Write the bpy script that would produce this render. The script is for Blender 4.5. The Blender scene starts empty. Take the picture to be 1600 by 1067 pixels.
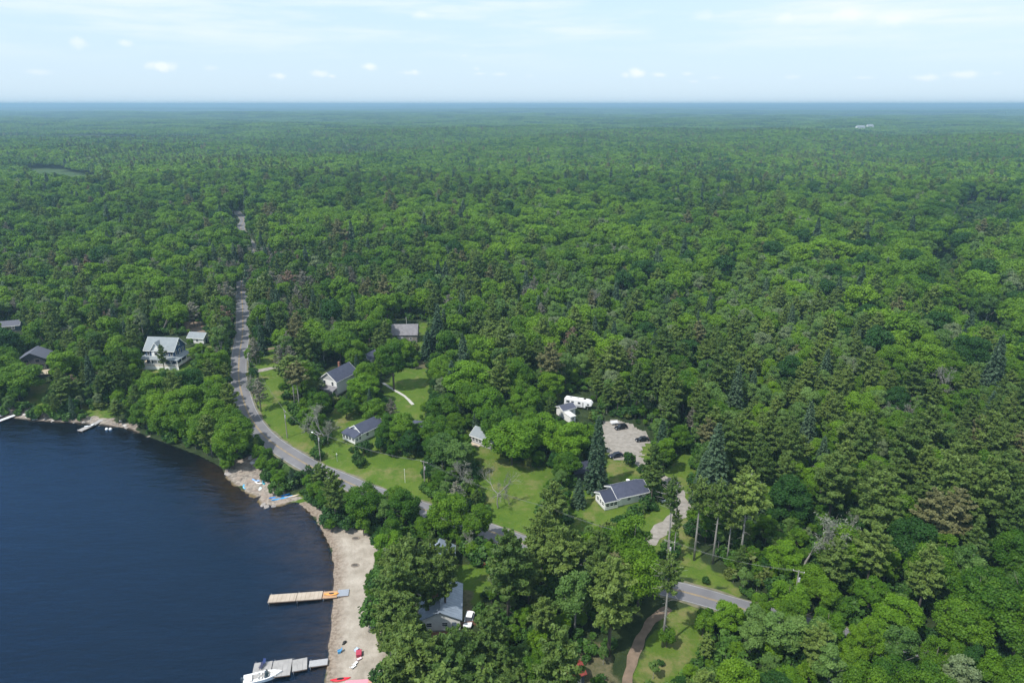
import bpy, math, random
import numpy as np
from mathutils import Vector
R = math.radians
rng = np.random.default_rng(7)
random.seed(7)
scene = bpy.context.scene
COL = scene.collection

# ---------------------------------------------------------------- camera, sky, sun, exposure
H = 110.0                      # drone height above the lake
PITCH = R(19.14)
FPX = 1067.0                   # focal length in photo pixels (1600 wide)
cam_d = bpy.data.cameras.new('camera'); cam = bpy.data.objects.new('camera', cam_d); COL.objects.link(cam)
cam.location = (0, 0, H); cam.rotation_euler = (math.pi/2 - PITCH, 0, 0)
cam_d.sensor_width = 36; cam_d.lens = 36*FPX/1600; cam_d.clip_start = 0.5; cam_d.clip_end = 90000
scene.camera = cam

SUN_EL, SUN_AZ = R(55), R(-130)      # azimuth from +Y, clockwise positive: the sun stands left, a little behind the camera
sd = Vector((math.sin(SUN_AZ)*math.cos(SUN_EL), math.cos(SUN_AZ)*math.cos(SUN_EL), math.sin(SUN_EL)))
sun_d = bpy.data.lights.new('sun', 'SUN'); sun_d.energy = 3.05; sun_d.angle = R(1.2); sun_d.color = (1, .96, .88)
sun = bpy.data.objects.new('sun', sun_d); COL.objects.link(sun)
sun.rotation_euler = (-sd).to_track_quat('-Z', 'Y').to_euler(); sun.location = sd*400
scene.view_settings.view_transform = 'Standard'; scene.view_settings.look = 'None'
scene.view_settings.exposure = 0.74; scene.view_settings.gamma = 1
scene.cycles.max_bounces = 6; scene.cycles.diffuse_bounces = 3; scene.cycles.glossy_bounces = 3
scene.cycles.transmission_bounces = 3; scene.cycles.transparent_max_bounces = 8; scene.cycles.volume_bounces = 0
scene.cycles.use_denoising = True

world = bpy.data.worlds.new('World'); scene.world = world; world.use_nodes = True
def px_dir(px, py):
    x = (px-800)/FPX; yv = -(py-533.5)/FPX
    c, s = math.cos(PITCH), math.sin(PITCH)
    return np.array([x, c + yv*s, -s + yv*c])
def build_world():
    nt = world.node_tree; nt.nodes.clear(); L = nt.links
    def N(t, **k):
        n = nt.nodes.new(t)
        for a, b in k.items(): setattr(n, a, b)
        return n
    def M(op, a, b=None, c=None, clamp=False):
        n = N('ShaderNodeMath', operation=op, use_clamp=clamp)
        for i, v in enumerate((a, b, c)):
            if v is None: continue
            if isinstance(v, (int, float)): n.inputs[i].default_value = v
            else: L.new(v, n.inputs[i])
        return n.outputs[0]
    out = N('ShaderNodeOutputWorld'); bg = N('ShaderNodeBackground'); bg.inputs['Strength'].default_value = 0.145
    L.new(bg.outputs[0], out.inputs[0])
    sky = N('ShaderNodeTexSky', sky_type='NISHITA'); sky.sun_disc = False
    sky.sun_elevation = SUN_EL; sky.sun_rotation = SUN_AZ; sky.air_density = 1.0; sky.dust_density = 0.6; sky.ozone_density = 1.3
    tc = N('ShaderNodeTexCoord'); sep = N('ShaderNodeSeparateXYZ'); L.new(tc.outputs['Generated'], sep.inputs[0])
    az = M('ARCTAN2', sep.outputs[0], sep.outputs[1]); el = M('ARCSINE', sep.outputs[2])
    comb = N('ShaderNodeCombineXYZ'); L.new(az, comb.inputs[0]); L.new(el, comb.inputs[1])
    # high thin cloud veil, flattened towards the horizon
    mp = N('ShaderNodeVectorMath', operation='MULTIPLY'); L.new(comb.outputs[0], mp.inputs[0]); mp.inputs[1].default_value = (2.6, 24, 1)
    nz = N('ShaderNodeTexNoise'); nz.inputs['Scale'].default_value = 1.3; nz.inputs['Detail'].default_value = 7; nz.inputs['Roughness'].default_value = .58
    L.new(mp.outputs[0], nz.inputs['Vector'])
    veil = N('ShaderNodeMapRange', interpolation_type='SMOOTHSTEP'); L.new(nz.outputs[0], veil.inputs[0])
    veil.inputs[1].default_value = .42; veil.inputs[2].default_value = .68; veil.inputs[4].default_value = .85
    # more veil towards the upper right
    hi = N('ShaderNodeMapRange', interpolation_type='SMOOTHSTEP'); L.new(M('ADD', M('MULTIPLY', az, .35), el), hi.inputs[0])
    hi.inputs[1].default_value = .13; hi.inputs[2].default_value = .42; hi.inputs[4].default_value = .5
    band = N('ShaderNodeMapRange', interpolation_type='SMOOTHSTEP'); L.new(el, band.inputs[0]); band.inputs[1].default_value = .03; band.inputs[2].default_value = .10
    vv = M('MULTIPLY', M('ADD', veil.outputs[0], hi.outputs[0]), band.outputs[0], clamp=True)
    # puffs of fair-weather cloud
    nd = N('ShaderNodeTexNoise'); nd.inputs['Scale'].default_value = 60; nd.inputs['Detail'].default_value = 5; nd.inputs['Roughness'].default_value = .65
    L.new(comb.outputs[0], nd.inputs['Vector'])
    sc_ = M('MULTIPLY', M('SUBTRACT', nd.outputs[0], .5), 1.7)
    puffs = [(253,99,27,8,.95),(577,101,17,6,.9),(435,115,16,6,.8),(500,112,20,6,.7),(518,117,10,4,.6),(640,112,26,4,.5),(648,111,10,5,.7),(995,110,16,9,1),
             (978,115,10,5,.6),(1030,115,16,4,.6),(780,114,16,4,.5),(750,114,14,3,.4),(330,104,16,5,.3),(1075,113,14,4,.5),(1083,126,12,3,.4),(1118,120,16,3,.3),
             (1445,118,24,6,.7),(1505,113,30,6,.7),(1560,113,10,3,.3),(1350,120,22,3,.35),(1240,118,18,4,.3),(1330,16,34,10,.8),(1402,24,40,11,.75),(1228,24,24,9,.5),
             (195,64,16,6,.6),(120,60,18,10,.6),(660,20,26,7,.5),(725,86,10,3,.3),(1100,18,20,8,.3),(827,117,10,3,.25),(60,110,22,5,.4),(745,106,7,3,.4)]
    acc = None
    for (px, py, w, h, a) in puffs:
        d = px_dir(px, py); d = d/np.linalg.norm(d); A = math.atan2(d[0], d[1]); E = math.asin(d[2])
        w_, h_ = w/FPX, h/FPX
        s = N('ShaderNodeVectorMath', operation='SUBTRACT'); L.new(comb.outputs[0], s.inputs[0]); s.inputs[1].default_value = (A, E - h_*.5, 0)
        m = N('ShaderNodeVectorMath', operation='MULTIPLY'); L.new(s.outputs[0], m.inputs[0]); m.inputs[1].default_value = (1.25/w_, 1.05/h_, 0)
        l = N('ShaderNodeVectorMath', operation='LENGTH'); L.new(m.outputs[0], l.inputs[0])
        f = N('ShaderNodeMapRange', interpolation_type='SMOOTHSTEP'); L.new(M('ADD', l.outputs['Value'], sc_), f.inputs[0])
        f.inputs[1].default_value = 1.05; f.inputs[2].default_value = .1; f.inputs[3].default_value = 0; f.inputs[4].default_value = a*.72
        acc = f.outputs[0] if acc is None else M('MAXIMUM', acc, f.outputs[0])
    # summer haze whitening the lower sky, fading overhead
    lw = N('ShaderNodeMapRange', interpolation_type='SMOOTHSTEP'); L.new(el, lw.inputs[0]); lw.inputs[1].default_value = 0; lw.inputs[2].default_value = .62; lw.inputs[3].default_value = .93; lw.inputs[4].default_value = .12
    lc = N('ShaderNodeMapRange'); L.new(el, lc.inputs[0]); lc.inputs[1].default_value = 0; lc.inputs[2].default_value = .16
    mc = N('ShaderNodeMix', data_type='RGBA'); L.new(lc.outputs[0], mc.inputs[0]); mc.inputs[6].default_value = (2.85,3.55,4.15,1); mc.inputs[7].default_value = (2.6,3.45,4.3,1)
    mz = N('ShaderNodeMix', data_type='RGBA'); L.new(lw.outputs[0], mz.inputs[0]); L.new(sky.outputs[0], mz.inputs[6]); L.new(mc.outputs[2], mz.inputs[7]); base = mz.outputs[2]
    mixA = N('ShaderNodeMix', data_type='RGBA'); L.new(vv, mixA.inputs[0]); L.new(base, mixA.inputs[6]); mixA.inputs[7].default_value = (3.7, 4.15, 4.5, 1)
    mixB = N('ShaderNodeMix', data_type='RGBA'); L.new(acc, mixB.inputs[0]); L.new(mixA.outputs[2], mixB.inputs[6]); mixB.inputs[7].default_value = (4.35, 4.5, 4.65, 1)
    L.new(mixB.outputs[2], bg.inputs[0])
build_world()

# ---------------------------------------------------------------- pixel <-> ground helpers and the lie of the land
def lake_poly():
    pts = [(-900,600),(-500,622),(-200,640),(0,650),(60,657),(120,660),(165,664),(205,670),(230,682),(270,697),(310,712),(345,730),(358,748),(376,764),(404,776),(410,788),
           (432,790),(462,784),(482,800),(500,826),(513,852),(520,882),(519,920),(517,960),(513,1000),(509,1040),(504,1080),(496,1200),(480,1500),(470,2200)]
    out = []
    for p in pts:
        d = px_dir(*p); t = -H/d[2]; out.append((d[0]*t, d[1]*t))
    out.append((-20, -900)); out.append((-6000, -900)); out.append((-6000, out[0][1]))
    return np.array(out)
LAKE = lake_poly()
def seg_dist(P, poly, closed=True):
    P = np.asarray(P, float).reshape(-1, 2); best = np.full(len(P), 1e18); n = len(poly)
    for i in range(n if closed else n-1):
        a = poly[i]; b = poly[(i+1) % n]; ab = b-a; L2 = (ab**2).sum() + 1e-12
        t = np.clip(((P-a) @ ab)/L2, 0, 1); q = P - (a + t[:, None]*ab)
        best = np.minimum(best, (q**2).sum(1))
    return np.sqrt(best)
def inside(P, poly):
    P = np.asarray(P, float).reshape(-1, 2); c = np.zeros(len(P), bool); n = len(poly); x, y = P[:, 0], P[:, 1]
    for i in range(n):
        x1, y1 = poly[i]; x2, y2 = poly[(i+1) % n]
        if y1 == y2: continue
        m = ((y1 > y) != (y2 > y)) & (x < (x2-x1)*(y-y1)/(y2-y1) + x1)
        c ^= m
    return c
def signed(P, poly):          # positive outside
    d = seg_dist(P, poly); return np.where(inside(P, poly), -d, d)
def hg(x, y):
    x = np.atleast_1d(np.asarray(x, float)); y = np.atleast_1d(np.asarray(y, float))
    s = signed(np.stack([x, y], 1), LAKE)
    z = np.where(s > 0, 3.4*(1-np.exp(-s/32)), -5.5*(1-np.exp(s/20)))
    land = np.clip(s/40, 0, 1)
    z = z + land*(5*np.exp(-((x+135)**2 + (y-290)**2)/2/45**2))
    d = np.hypot(x, y)
    a = np.clip((d-380)/1100, 0, 1)**1.3
    z = z + a*land*(6.5*np.sin(x/190+.6)*np.sin(y/240+1.1) + 4.5*np.sin(x/97-y/160) + 5*np.sin(y/330+x/600) + 4)
    b = np.clip((d-2500)/6000, 0, 1)
    z = z + b*(13*np.sin(y/760 + x/1900+.5) + 9*np.sin(x/1300-y/2100) + 5)
    c = np.clip((d-15000)/7000, 0, 1)
    z = z + c*(14 + 12*np.sin(x/3900+.9) + 7*np.sin(x/1500+2) + 3*np.sin(x/610))
    return z
def h1(x, y): return float(hg(x, y)[0])
def at(px, py, up=0.0):
    d = px_dir(px, py); z = 2.5 + up
    for _ in range(14):
        t = (z-H)/d[2]; x, y = d[0]*t, d[1]*t; z = h1(x, y) + up
    return np.array([x, y, z])
def proj(P):
    P = np.asarray(P, float).reshape(-1, 3); c, s = math.cos(PITCH), math.sin(PITCH)
    y = P[:, 1]; z = P[:, 2]-H; dep = y*c - z*s; v = y*s + z*c
    dep = np.where(dep < 1, 1, dep)
    return np.stack([800 + FPX*P[:, 0]/dep, 533.5 - FPX*v/dep, dep], 1)

# ---------------------------------------------------------------- materials
MATS = {}
def mat(name, col, rough=.7, metal=0., noise=None, bump=0., spec=.4, scale=6., coat=0.):
    if name in MATS: return MATS[name]
    m = bpy.data.materials.new(name); m.use_nodes = True; nt = m.node_tree; b = nt.nodes['Principled BSDF']
    b.inputs['Base Color'].default_value = (*col, 1); b.inputs['Roughness'].default_value = rough; b.inputs['Metallic'].default_value = metal
    b.inputs['Specular IOR Level'].default_value = spec; b.inputs['Coat Weight'].default_value = coat
    if noise:
        tc = nt.nodes.new('ShaderNodeTexCoord'); n = nt.nodes.new('ShaderNodeTexNoise'); n.inputs['Scale'].default_value = scale; n.inputs['Detail'].default_value = 5
        nt.links.new(tc.outputs['Object'], n.inputs['Vector'])
        r = nt.nodes.new('ShaderNodeMapRange'); nt.links.new(n.outputs[0], r.inputs[0]); r.inputs[1].default_value = .3; r.inputs[2].default_value = .7
        mx = nt.nodes.new('ShaderNodeMix'); mx.data_type = 'RGBA'; nt.links.new(r.outputs[0], mx.inputs[0])
        mx.inputs[6].default_value = (*noise, 1); mx.inputs[7].default_value = (*col, 1); nt.links.new(mx.outputs[2], b.inputs['Base Color'])
        if bump:
            bp = nt.nodes.new('ShaderNodeBump'); bp.inputs['Strength'].default_value = bump; bp.inputs['Distance'].default_value = .05
            nt.links.new(n.outputs[0], bp.inputs['Height']); nt.links.new(bp.outputs[0], b.inputs['Normal'])
    MATS[name] = m; return m

def leaf_mat(name, dark, light, alt=None, alt_amt=.0, trans=.25):
    """foliage: own colour varies per tree, per leaf clump and by stand"""
    if name in MATS: return MATS[name]
    m = bpy.data.materials.new(name); m.use_nodes = True; nt = m.node_tree; nt.nodes.clear(); L = nt.links
    N = nt.nodes.new
    out = N('ShaderNodeOutputMaterial'); oi = N('ShaderNodeObjectInfo'); ge = N('ShaderNodeNewGeometry')
    at_ = N('ShaderNodeAttribute'); at_.attribute_name = 'tone'
    def MM(op, a, b):
        n = N('ShaderNodeMath'); n.operation = op
        for i, v in enumerate((a, b)):
            if isinstance(v, (int, float)): n.inputs[i].default_value = v
            else: L.new(v, n.inputs[i])
        return n.outputs[0]
    nz = N('ShaderNodeTexNoise'); n3 = N('ShaderNodeTexNoise'); n3.inputs['Scale'].default_value = .0026; n3.inputs['Detail'].default_value = 4; L.new(ge.outputs['Position'], n3.inputs['Vector']); nz.inputs['Scale'].default_value = .011; nz.inputs['Detail'].default_value = 3; L.new(ge.outputs['Position'], nz.inputs['Vector'])
    # tree tone 0..1
    t = MM('ADD', MM('MULTIPLY', oi.outputs['Random'], .62), MM('MULTIPLY', MM('SUBTRACT', nz.outputs[0], .5), 1.3))
    t = MM('ADD', t, MM('MULTIPLY', MM('SUBTRACT', ge.outputs['Random Per Island'], .5), .34))
    t = MM('ADD', t, MM('MULTIPLY', at_.outputs['Fac'], .8)); t = MM('ADD', t, MM('MULTIPLY', MM('SUBTRACT', n3.outputs[0], .5), 1.5)); t = MM('ADD', t, .17)
    cl = N('ShaderNodeClamp'); L.new(t, cl.inputs[0])
    mx = N('ShaderNodeMix'); mx.data_type = 'RGBA'; L.new(cl.outputs[0], mx.inputs[0]); mx.inputs[6].default_value = (*dark, 1); mx.inputs[7].default_value = (*light, 1)
    col = mx.outputs[2]
    if alt:
        f = N('ShaderNodeMapRange'); L.new(oi.outputs['Random'], f.inputs[0])   # a few trees of another tint
        fr = MM('FRACT', MM('MULTIPLY', oi.outputs['Random'], 37.3), 0); g = MM('GREATER_THAN', fr, 1-alt_amt)
        m2 = N('ShaderNodeMix'); m2.data_type = 'RGBA'; L.new(g, m2.inputs[0]); L.new(col, m2.inputs[6]); m2.inputs[7].default_value = (*alt, 1); col = m2.outputs[2]
    d = N('ShaderNodeBsdfPrincipled'); d.inputs['Roughness'].default_value = .55; d.inputs['Specular IOR Level'].default_value = .25; L.new(col, d.inputs['Base Color'])
    tr = N('ShaderNodeBsdfTranslucent'); L.new(col, tr.inputs[0])
    ms = N('ShaderNodeMixShader'); ms.inputs[0].default_value = trans; L.new(d.outputs[0], ms.inputs[1]); L.new(tr.outputs[0], ms.inputs[2]); L.new(ms.outputs[0], out.inputs[0])
    MATS[name] = m; return m
LEAF = {
 'maple': leaf_mat('maple_leaves', (.046,.128,.008), (.170,.305,.014), (.032,.100,.014), .14, .40),
 'bright': leaf_mat('bright_maple_leaves', (.085,.195,.010), (.180,.335,.016), None, 0, .42),
 'aspen': leaf_mat('aspen_leaves', (.068,.148,.026), (.165,.272,.062), (.18,.24,.11), .10, .36),
 'pine': leaf_mat('pine_needles', (.060,.118,.022), (.175,.248,.048), (.17,.175,.07), .08, .28),
 'spruce': leaf_mat('spruce_needles', (.034,.074,.038), (.085,.140,.068), None, 0, .14),
 'dying': leaf_mat('dying_needles', (.115,.112,.082), (.225,.220,.165), (.19,.13,.09), .2, .05),
 'grey': leaf_mat('grey_twigs', (.12,.13,.10), (.20,.21,.16), None, 0, .05),
 'shrub': leaf_mat('shrub_leaves', (.022,.070,.012), (.090,.190,.025), (.11,.15,.03), .1, .28),
}
BARK = mat('bark', (.085,.070,.058), .9, noise=(.14,.125,.11), bump=.5)
BARKP = mat('pale_bark', (.34,.33,.30), .8, noise=(.18,.17,.155), bump=.4)
BARKD = mat('dead_wood', (.36,.345,.32), .85, noise=(.20,.185,.17), bump=.4)

# ---------------------------------------------------------------- object helpers
def tag(o, label=None, cat=None, group=None, kind=None):
    if label: o['label'] = label
    if cat: o['category'] = cat
    if group: o['group'] = group
    if kind: o['kind'] = kind
    return o
def np_mesh(name, V, F, mats=(), fm=None, tone=None, smooth=False):
    V = np.asarray(V, np.float32).reshape(-1, 3); F = np.asarray(F, np.int32); k = F.shape[1]
    me = bpy.data.meshes.new(name); me.vertices.add(len(V)); me.vertices.foreach_set('co', V.ravel())
    me.loops.add(F.size); me.loops.foreach_set('vertex_index', F.ravel())
    me.polygons.add(len(F)); me.polygons.foreach_set('loop_start', np.arange(0, F.size, k, dtype=np.int32))
    for m in mats: me.materials.append(m)
    if fm is not None: me.polygons.foreach_set('material_index', np.asarray(fm, np.int32))
    if tone is not None:
        a = me.attributes.new('tone', 'FLOAT', 'POINT'); a.data.foreach_set('value', np.asarray(tone, np.float32))
    me.update(calc_edges=True)
    me.polygons.foreach_set('use_smooth', np.full(len(F), bool(smooth)))
    return me
def link(o, parent=None):
    COL.objects.link(o)
    if parent: o.parent = parent
    return o
def empty(name, loc, rz=0.):
    o = bpy.data.objects.new(name, None); o.empty_display_size = .5; o.location = tuple(float(v) for v in loc); o.rotation_euler = (0, 0, rz); COL.objects.link(o); return o
class MB:
    """collects quads into one mesh"""
    def __init__(s): s.v = []; s.f = []; s.m = []
    def quad(s, a, b, c, d, m=0):
        n = len(s.v); s.v += [a, b, c, d]; s.f.append((n, n+1, n+2, n+3)); s.m.append(m)
    def tri(s, a, b, c, m=0):
        n = len(s.v); s.v += [a, b, c]; s.f.append((n, n+1, n+2)); s.m.append(m)
    def poly(s, pts, m=0):
        n = len(s.v); s.v += list(pts); s.f.append(tuple(range(n, n+len(pts)))); s.m.append(m)
    def box(s, x0, x1, y0, y1, z0, z1, m=0):
        n = len(s.v); s.v += [(x0,y0,z0),(x1,y0,z0),(x1,y1,z0),(x0,y1,z0),(x0,y0,z1),(x1,y0,z1),(x1,y1,z1),(x0,y1,z1)]
        for q in ((0,3,2,1),(4,5,6,7),(0,1,5,4),(1,2,6,5),(2,3,7,6),(3,0,4,7)): s.f.append(tuple(n+i for i in q)); s.m.append(m)
    def prism(s, ring, dx, m=0):            # ring of points extruded by vector dx
        n = len(s.v); k = len(ring); s.v += [tuple(p) for p in ring] + [tuple(p[i]+dx[i] for i in range(3)) for p in ring]
        s.f.append(tuple(n+i for i in range(k))[::-1]); s.m.append(m); s.f.append(tuple(n+k+i for i in range(k))); s.m.append(m)
        for i in range(k): j = (i+1) % k; s.f.append((n+i, n+j, n+k+j, n+k+i)); s.m.append(m)
    def tube(s, pts, rad, k=6, m=0, caps=True):
        n0 = len(s.v); P = [Vector(p) for p in pts]
        for i, p in enumerate(P):
            d = (P[min(i+1, len(P)-1)] - P[max(i-1, 0)]).normalized(); u = d.orthogonal().normalized() if abs(d.z) > .9 else d.cross(Vector((0,0,1))).normalized(); w = d.cross(u)
            r = rad[i] if hasattr(rad, '__len__') else rad
            for j in range(k): a = 2*math.pi*j/k; s.v.append(tuple(p + (u*math.cos(a) + w*math.sin(a))*r))
        for i in range(len(P)-1):
            for j in range(k): a = n0+i*k+j; b = n0+i*k+(j+1) % k; s.f.append((a, b, b+k, a+k)); s.m.append(m)
        if caps: s.f.append(tuple(n0+j for j in range(k))[::-1]); s.m.append(m); s.f.append(tuple(n0+(len(P)-1)*k+j for j in range(k))); s.m.append(m)
    def loft(s, rings, m=0, cap=True, closed=True):
        n0 = len(s.v); k = len(rings[0])
        for r in rings: s.v += [tuple(p) for p in r]
        for i in range(len(rings)-1):
            for j in range(k if closed else k-1): a = n0+i*k+j; b = n0+i*k+(j+1) % k; s.f.append((a, b, b+k, a+k)); s.m.append(m)
        if cap: s.f.append(tuple(n0+j for j in range(k))[::-1]); s.m.append(m); s.f.append(tuple(n0+(len(rings)-1)*k+j for j in range(k))); s.m.append(m)
    def mesh(s, name, mats, smooth=False):
        me = bpy.data.meshes.new(name); me.from_pydata([tuple(map(float, v)) for v in s.v], [], s.f)
        for m in (mats if isinstance(mats, (list, tuple)) else [mats]): me.materials.append(m)
        for p, mi in zip(me.polygons, s.m): p.material_index = mi; p.use_smooth = smooth
        me.update(); return me
    def build(s, name, mats, parent=None, smooth=False, loc=None, bevel=0, label=None):
        o = bpy.data.objects.new(name, s.mesh(name, mats, smooth)); link(o, parent)
        if loc is not None: o.location = loc
        if bevel: b = o.modifiers.new('bevel', 'BEVEL'); b.width = bevel; b.segments = 2; b.limit_method = 'ANGLE'
        if label: o['label'] = label
        return o
def icos(sub=1):
    import bmesh
    bm = bmesh.new(); bmesh.ops.create_icosphere(bm, subdivisions=sub, radius=1); v = np.array([p.co[:] for p in bm.verts]); f = np.array([[q.index for q in t.verts] for t in bm.faces]); bm.free(); return v, f

# ---------------------------------------------------------------- ground zones (world polygons, found by back-projecting the photograph once)
def G(pts): return np.array([at(*p)[:2] for p in pts])
LAWN = G([(392,545),(440,540),(452,600),(505,640),(600,640),(600,600),(620,575),(675,572),(672,640),(720,655),(780,660),(860,715),(900,735),(945,705),(985,712),(1010,690),(1040,690),(1100,700),(1092,760),(1080,820),
          (1100,880),(1150,918),(1060,902),(960,884),(880,860),(840,845),(760,822),(700,806),(620,780),(520,738),(470,705),(430,680),(402,640),(392,600)])
GRASS = [LAWN, G([(1040,948),(1120,958),(1110,1010),(1060,1067),(1010,1100),(990,1067),(1010,1000)]), G([(285,545),(330,540),(318,575),(285,580),(215,585),(200,570)]),
         G([(40,598),(80,600),(70,640),(30,640)]), G([(130,620),(180,632),(170,655),(125,650)]), G([(205,640),(215,650),(205,664),(190,655)]), G([(655,503),(670,503),(668,565),(652,560)]),
         G([(700,880),(765,880),(770,930),(740,960),(705,930)]), G([(1050,905),(1160,925),(1150,942),(1040,912)]), G([(430,785),(470,765),(540,790),(600,825),(580,840),(540,830),(480,785)])]
MEADOW = [G([(36,262),(95,264),(155,275),(150,292),(60,288)]), G([(1492,322),(1530,314),(1575,322),(1578,345),(1540,372),(1498,376),(1484,350)]), (lambda c: np.vstack([c+[7,0], (c-[7,0])[::-1]]))(G([(1500,374),(1482,388),(1475,402),(1470,420),(1470,440),(1476,465),(1486,490),(1504,512),(1530,535),(1610,575)]))]
SAND = [G([(519,818),(560,826),(592,842),(594,880),(606,960),(620,1067),(640,1200),(500,1200),(515,960)]), G([(455,790),(480,782),(520,806),(545,838),(528,880),(512,850),(488,806)]), G([(575,868),(680,900),(680,1000),(590,1000)])]
ROCK = [G([(352,722),(398,712),(412,740),(440,766),(470,778),(440,796),(405,792),(378,768),(355,745)]), G([(0,634),(60,642),(140,650),(205,662),(230,684),(160,674),(60,664),(0,660),(-400,640),(-400,620)])]
DIRT = [G([(735,668),(760,662),(758,672),(735,680)]), G([(640,566),(662,560),(668,574),(645,578)]), G([(690,925),(735,925),(740,975),(690,975)]), G([(860,1030),(960,1000),(960,1090),(860,1090)])]
ROAD_PX = [(368,330),(376,337),(381,345),(376,356),(383,370),(396,388),(398,408),(386,426),(377,442),(379,480),(379,520),(374,555),(373,590),(379,620),(390,650),(412,680),(442,703),(482,727),(528,747),(572,766),(640,789),(700,808),(760,828),(800,843),
           (870,868),(960,898),(1050,920),(1100,933),(1150,948),(1250,976),(1400,1018),(1700,1100)]
def resample(P, step):
    P = np.asarray(P, float)
    # Catmull-Rom then even spacing
    out = []
    for i in range(len(P)-1):
        p0 = P[max(i-1,0)]; p1 = P[i]; p2 = P[i+1]; p3 = P[min(i+2, len(P)-1)]
        for t in np.linspace(0, 1, 12, endpoint=False): out.append(.5*((2*p1)+(-p0+p2)*t+(2*p0-5*p1+4*p2-p3)*t*t+(-p0+3*p1-3*p2+p3)*t**3))
    out.append(P[-1]); out = np.array(out); s = np.r_[0, np.cumsum(np.hypot(*np.diff(out, axis=0).T))]
    u = np.arange(0, s[-1], step); return np.stack([np.interp(u, s, out[:, 0]), np.interp(u, s, out[:, 1])], 1)
ROADC = resample(G(ROAD_PX), 2.5)
LANES = {'drive': resample(G([(1004,722),(1016,737),(1045,752),(1062,775),(1067,797),(1046,815),(1022,838),(1008,862),(1000,900)]), 1.5),
         'dirt': resample(G([(1046,950),(1020,968),(1004,992),(991,1022),(981,1060),(966,1150)]), 1.5),
         'side': resample(G([(385,583),(405,579),(440,573)]), 1.5), 'side2': resample(G([(388,549),(410,547),(434,543)]), 1.5)}
YARD = G([(942,664),(952,655),(966,657),(988,665),(1012,676),(1019,690),(1000,700),(1002,714),(1014,727),(1011,738),(999,733),(986,716),(965,720),(950,712),(944,690)])

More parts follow.
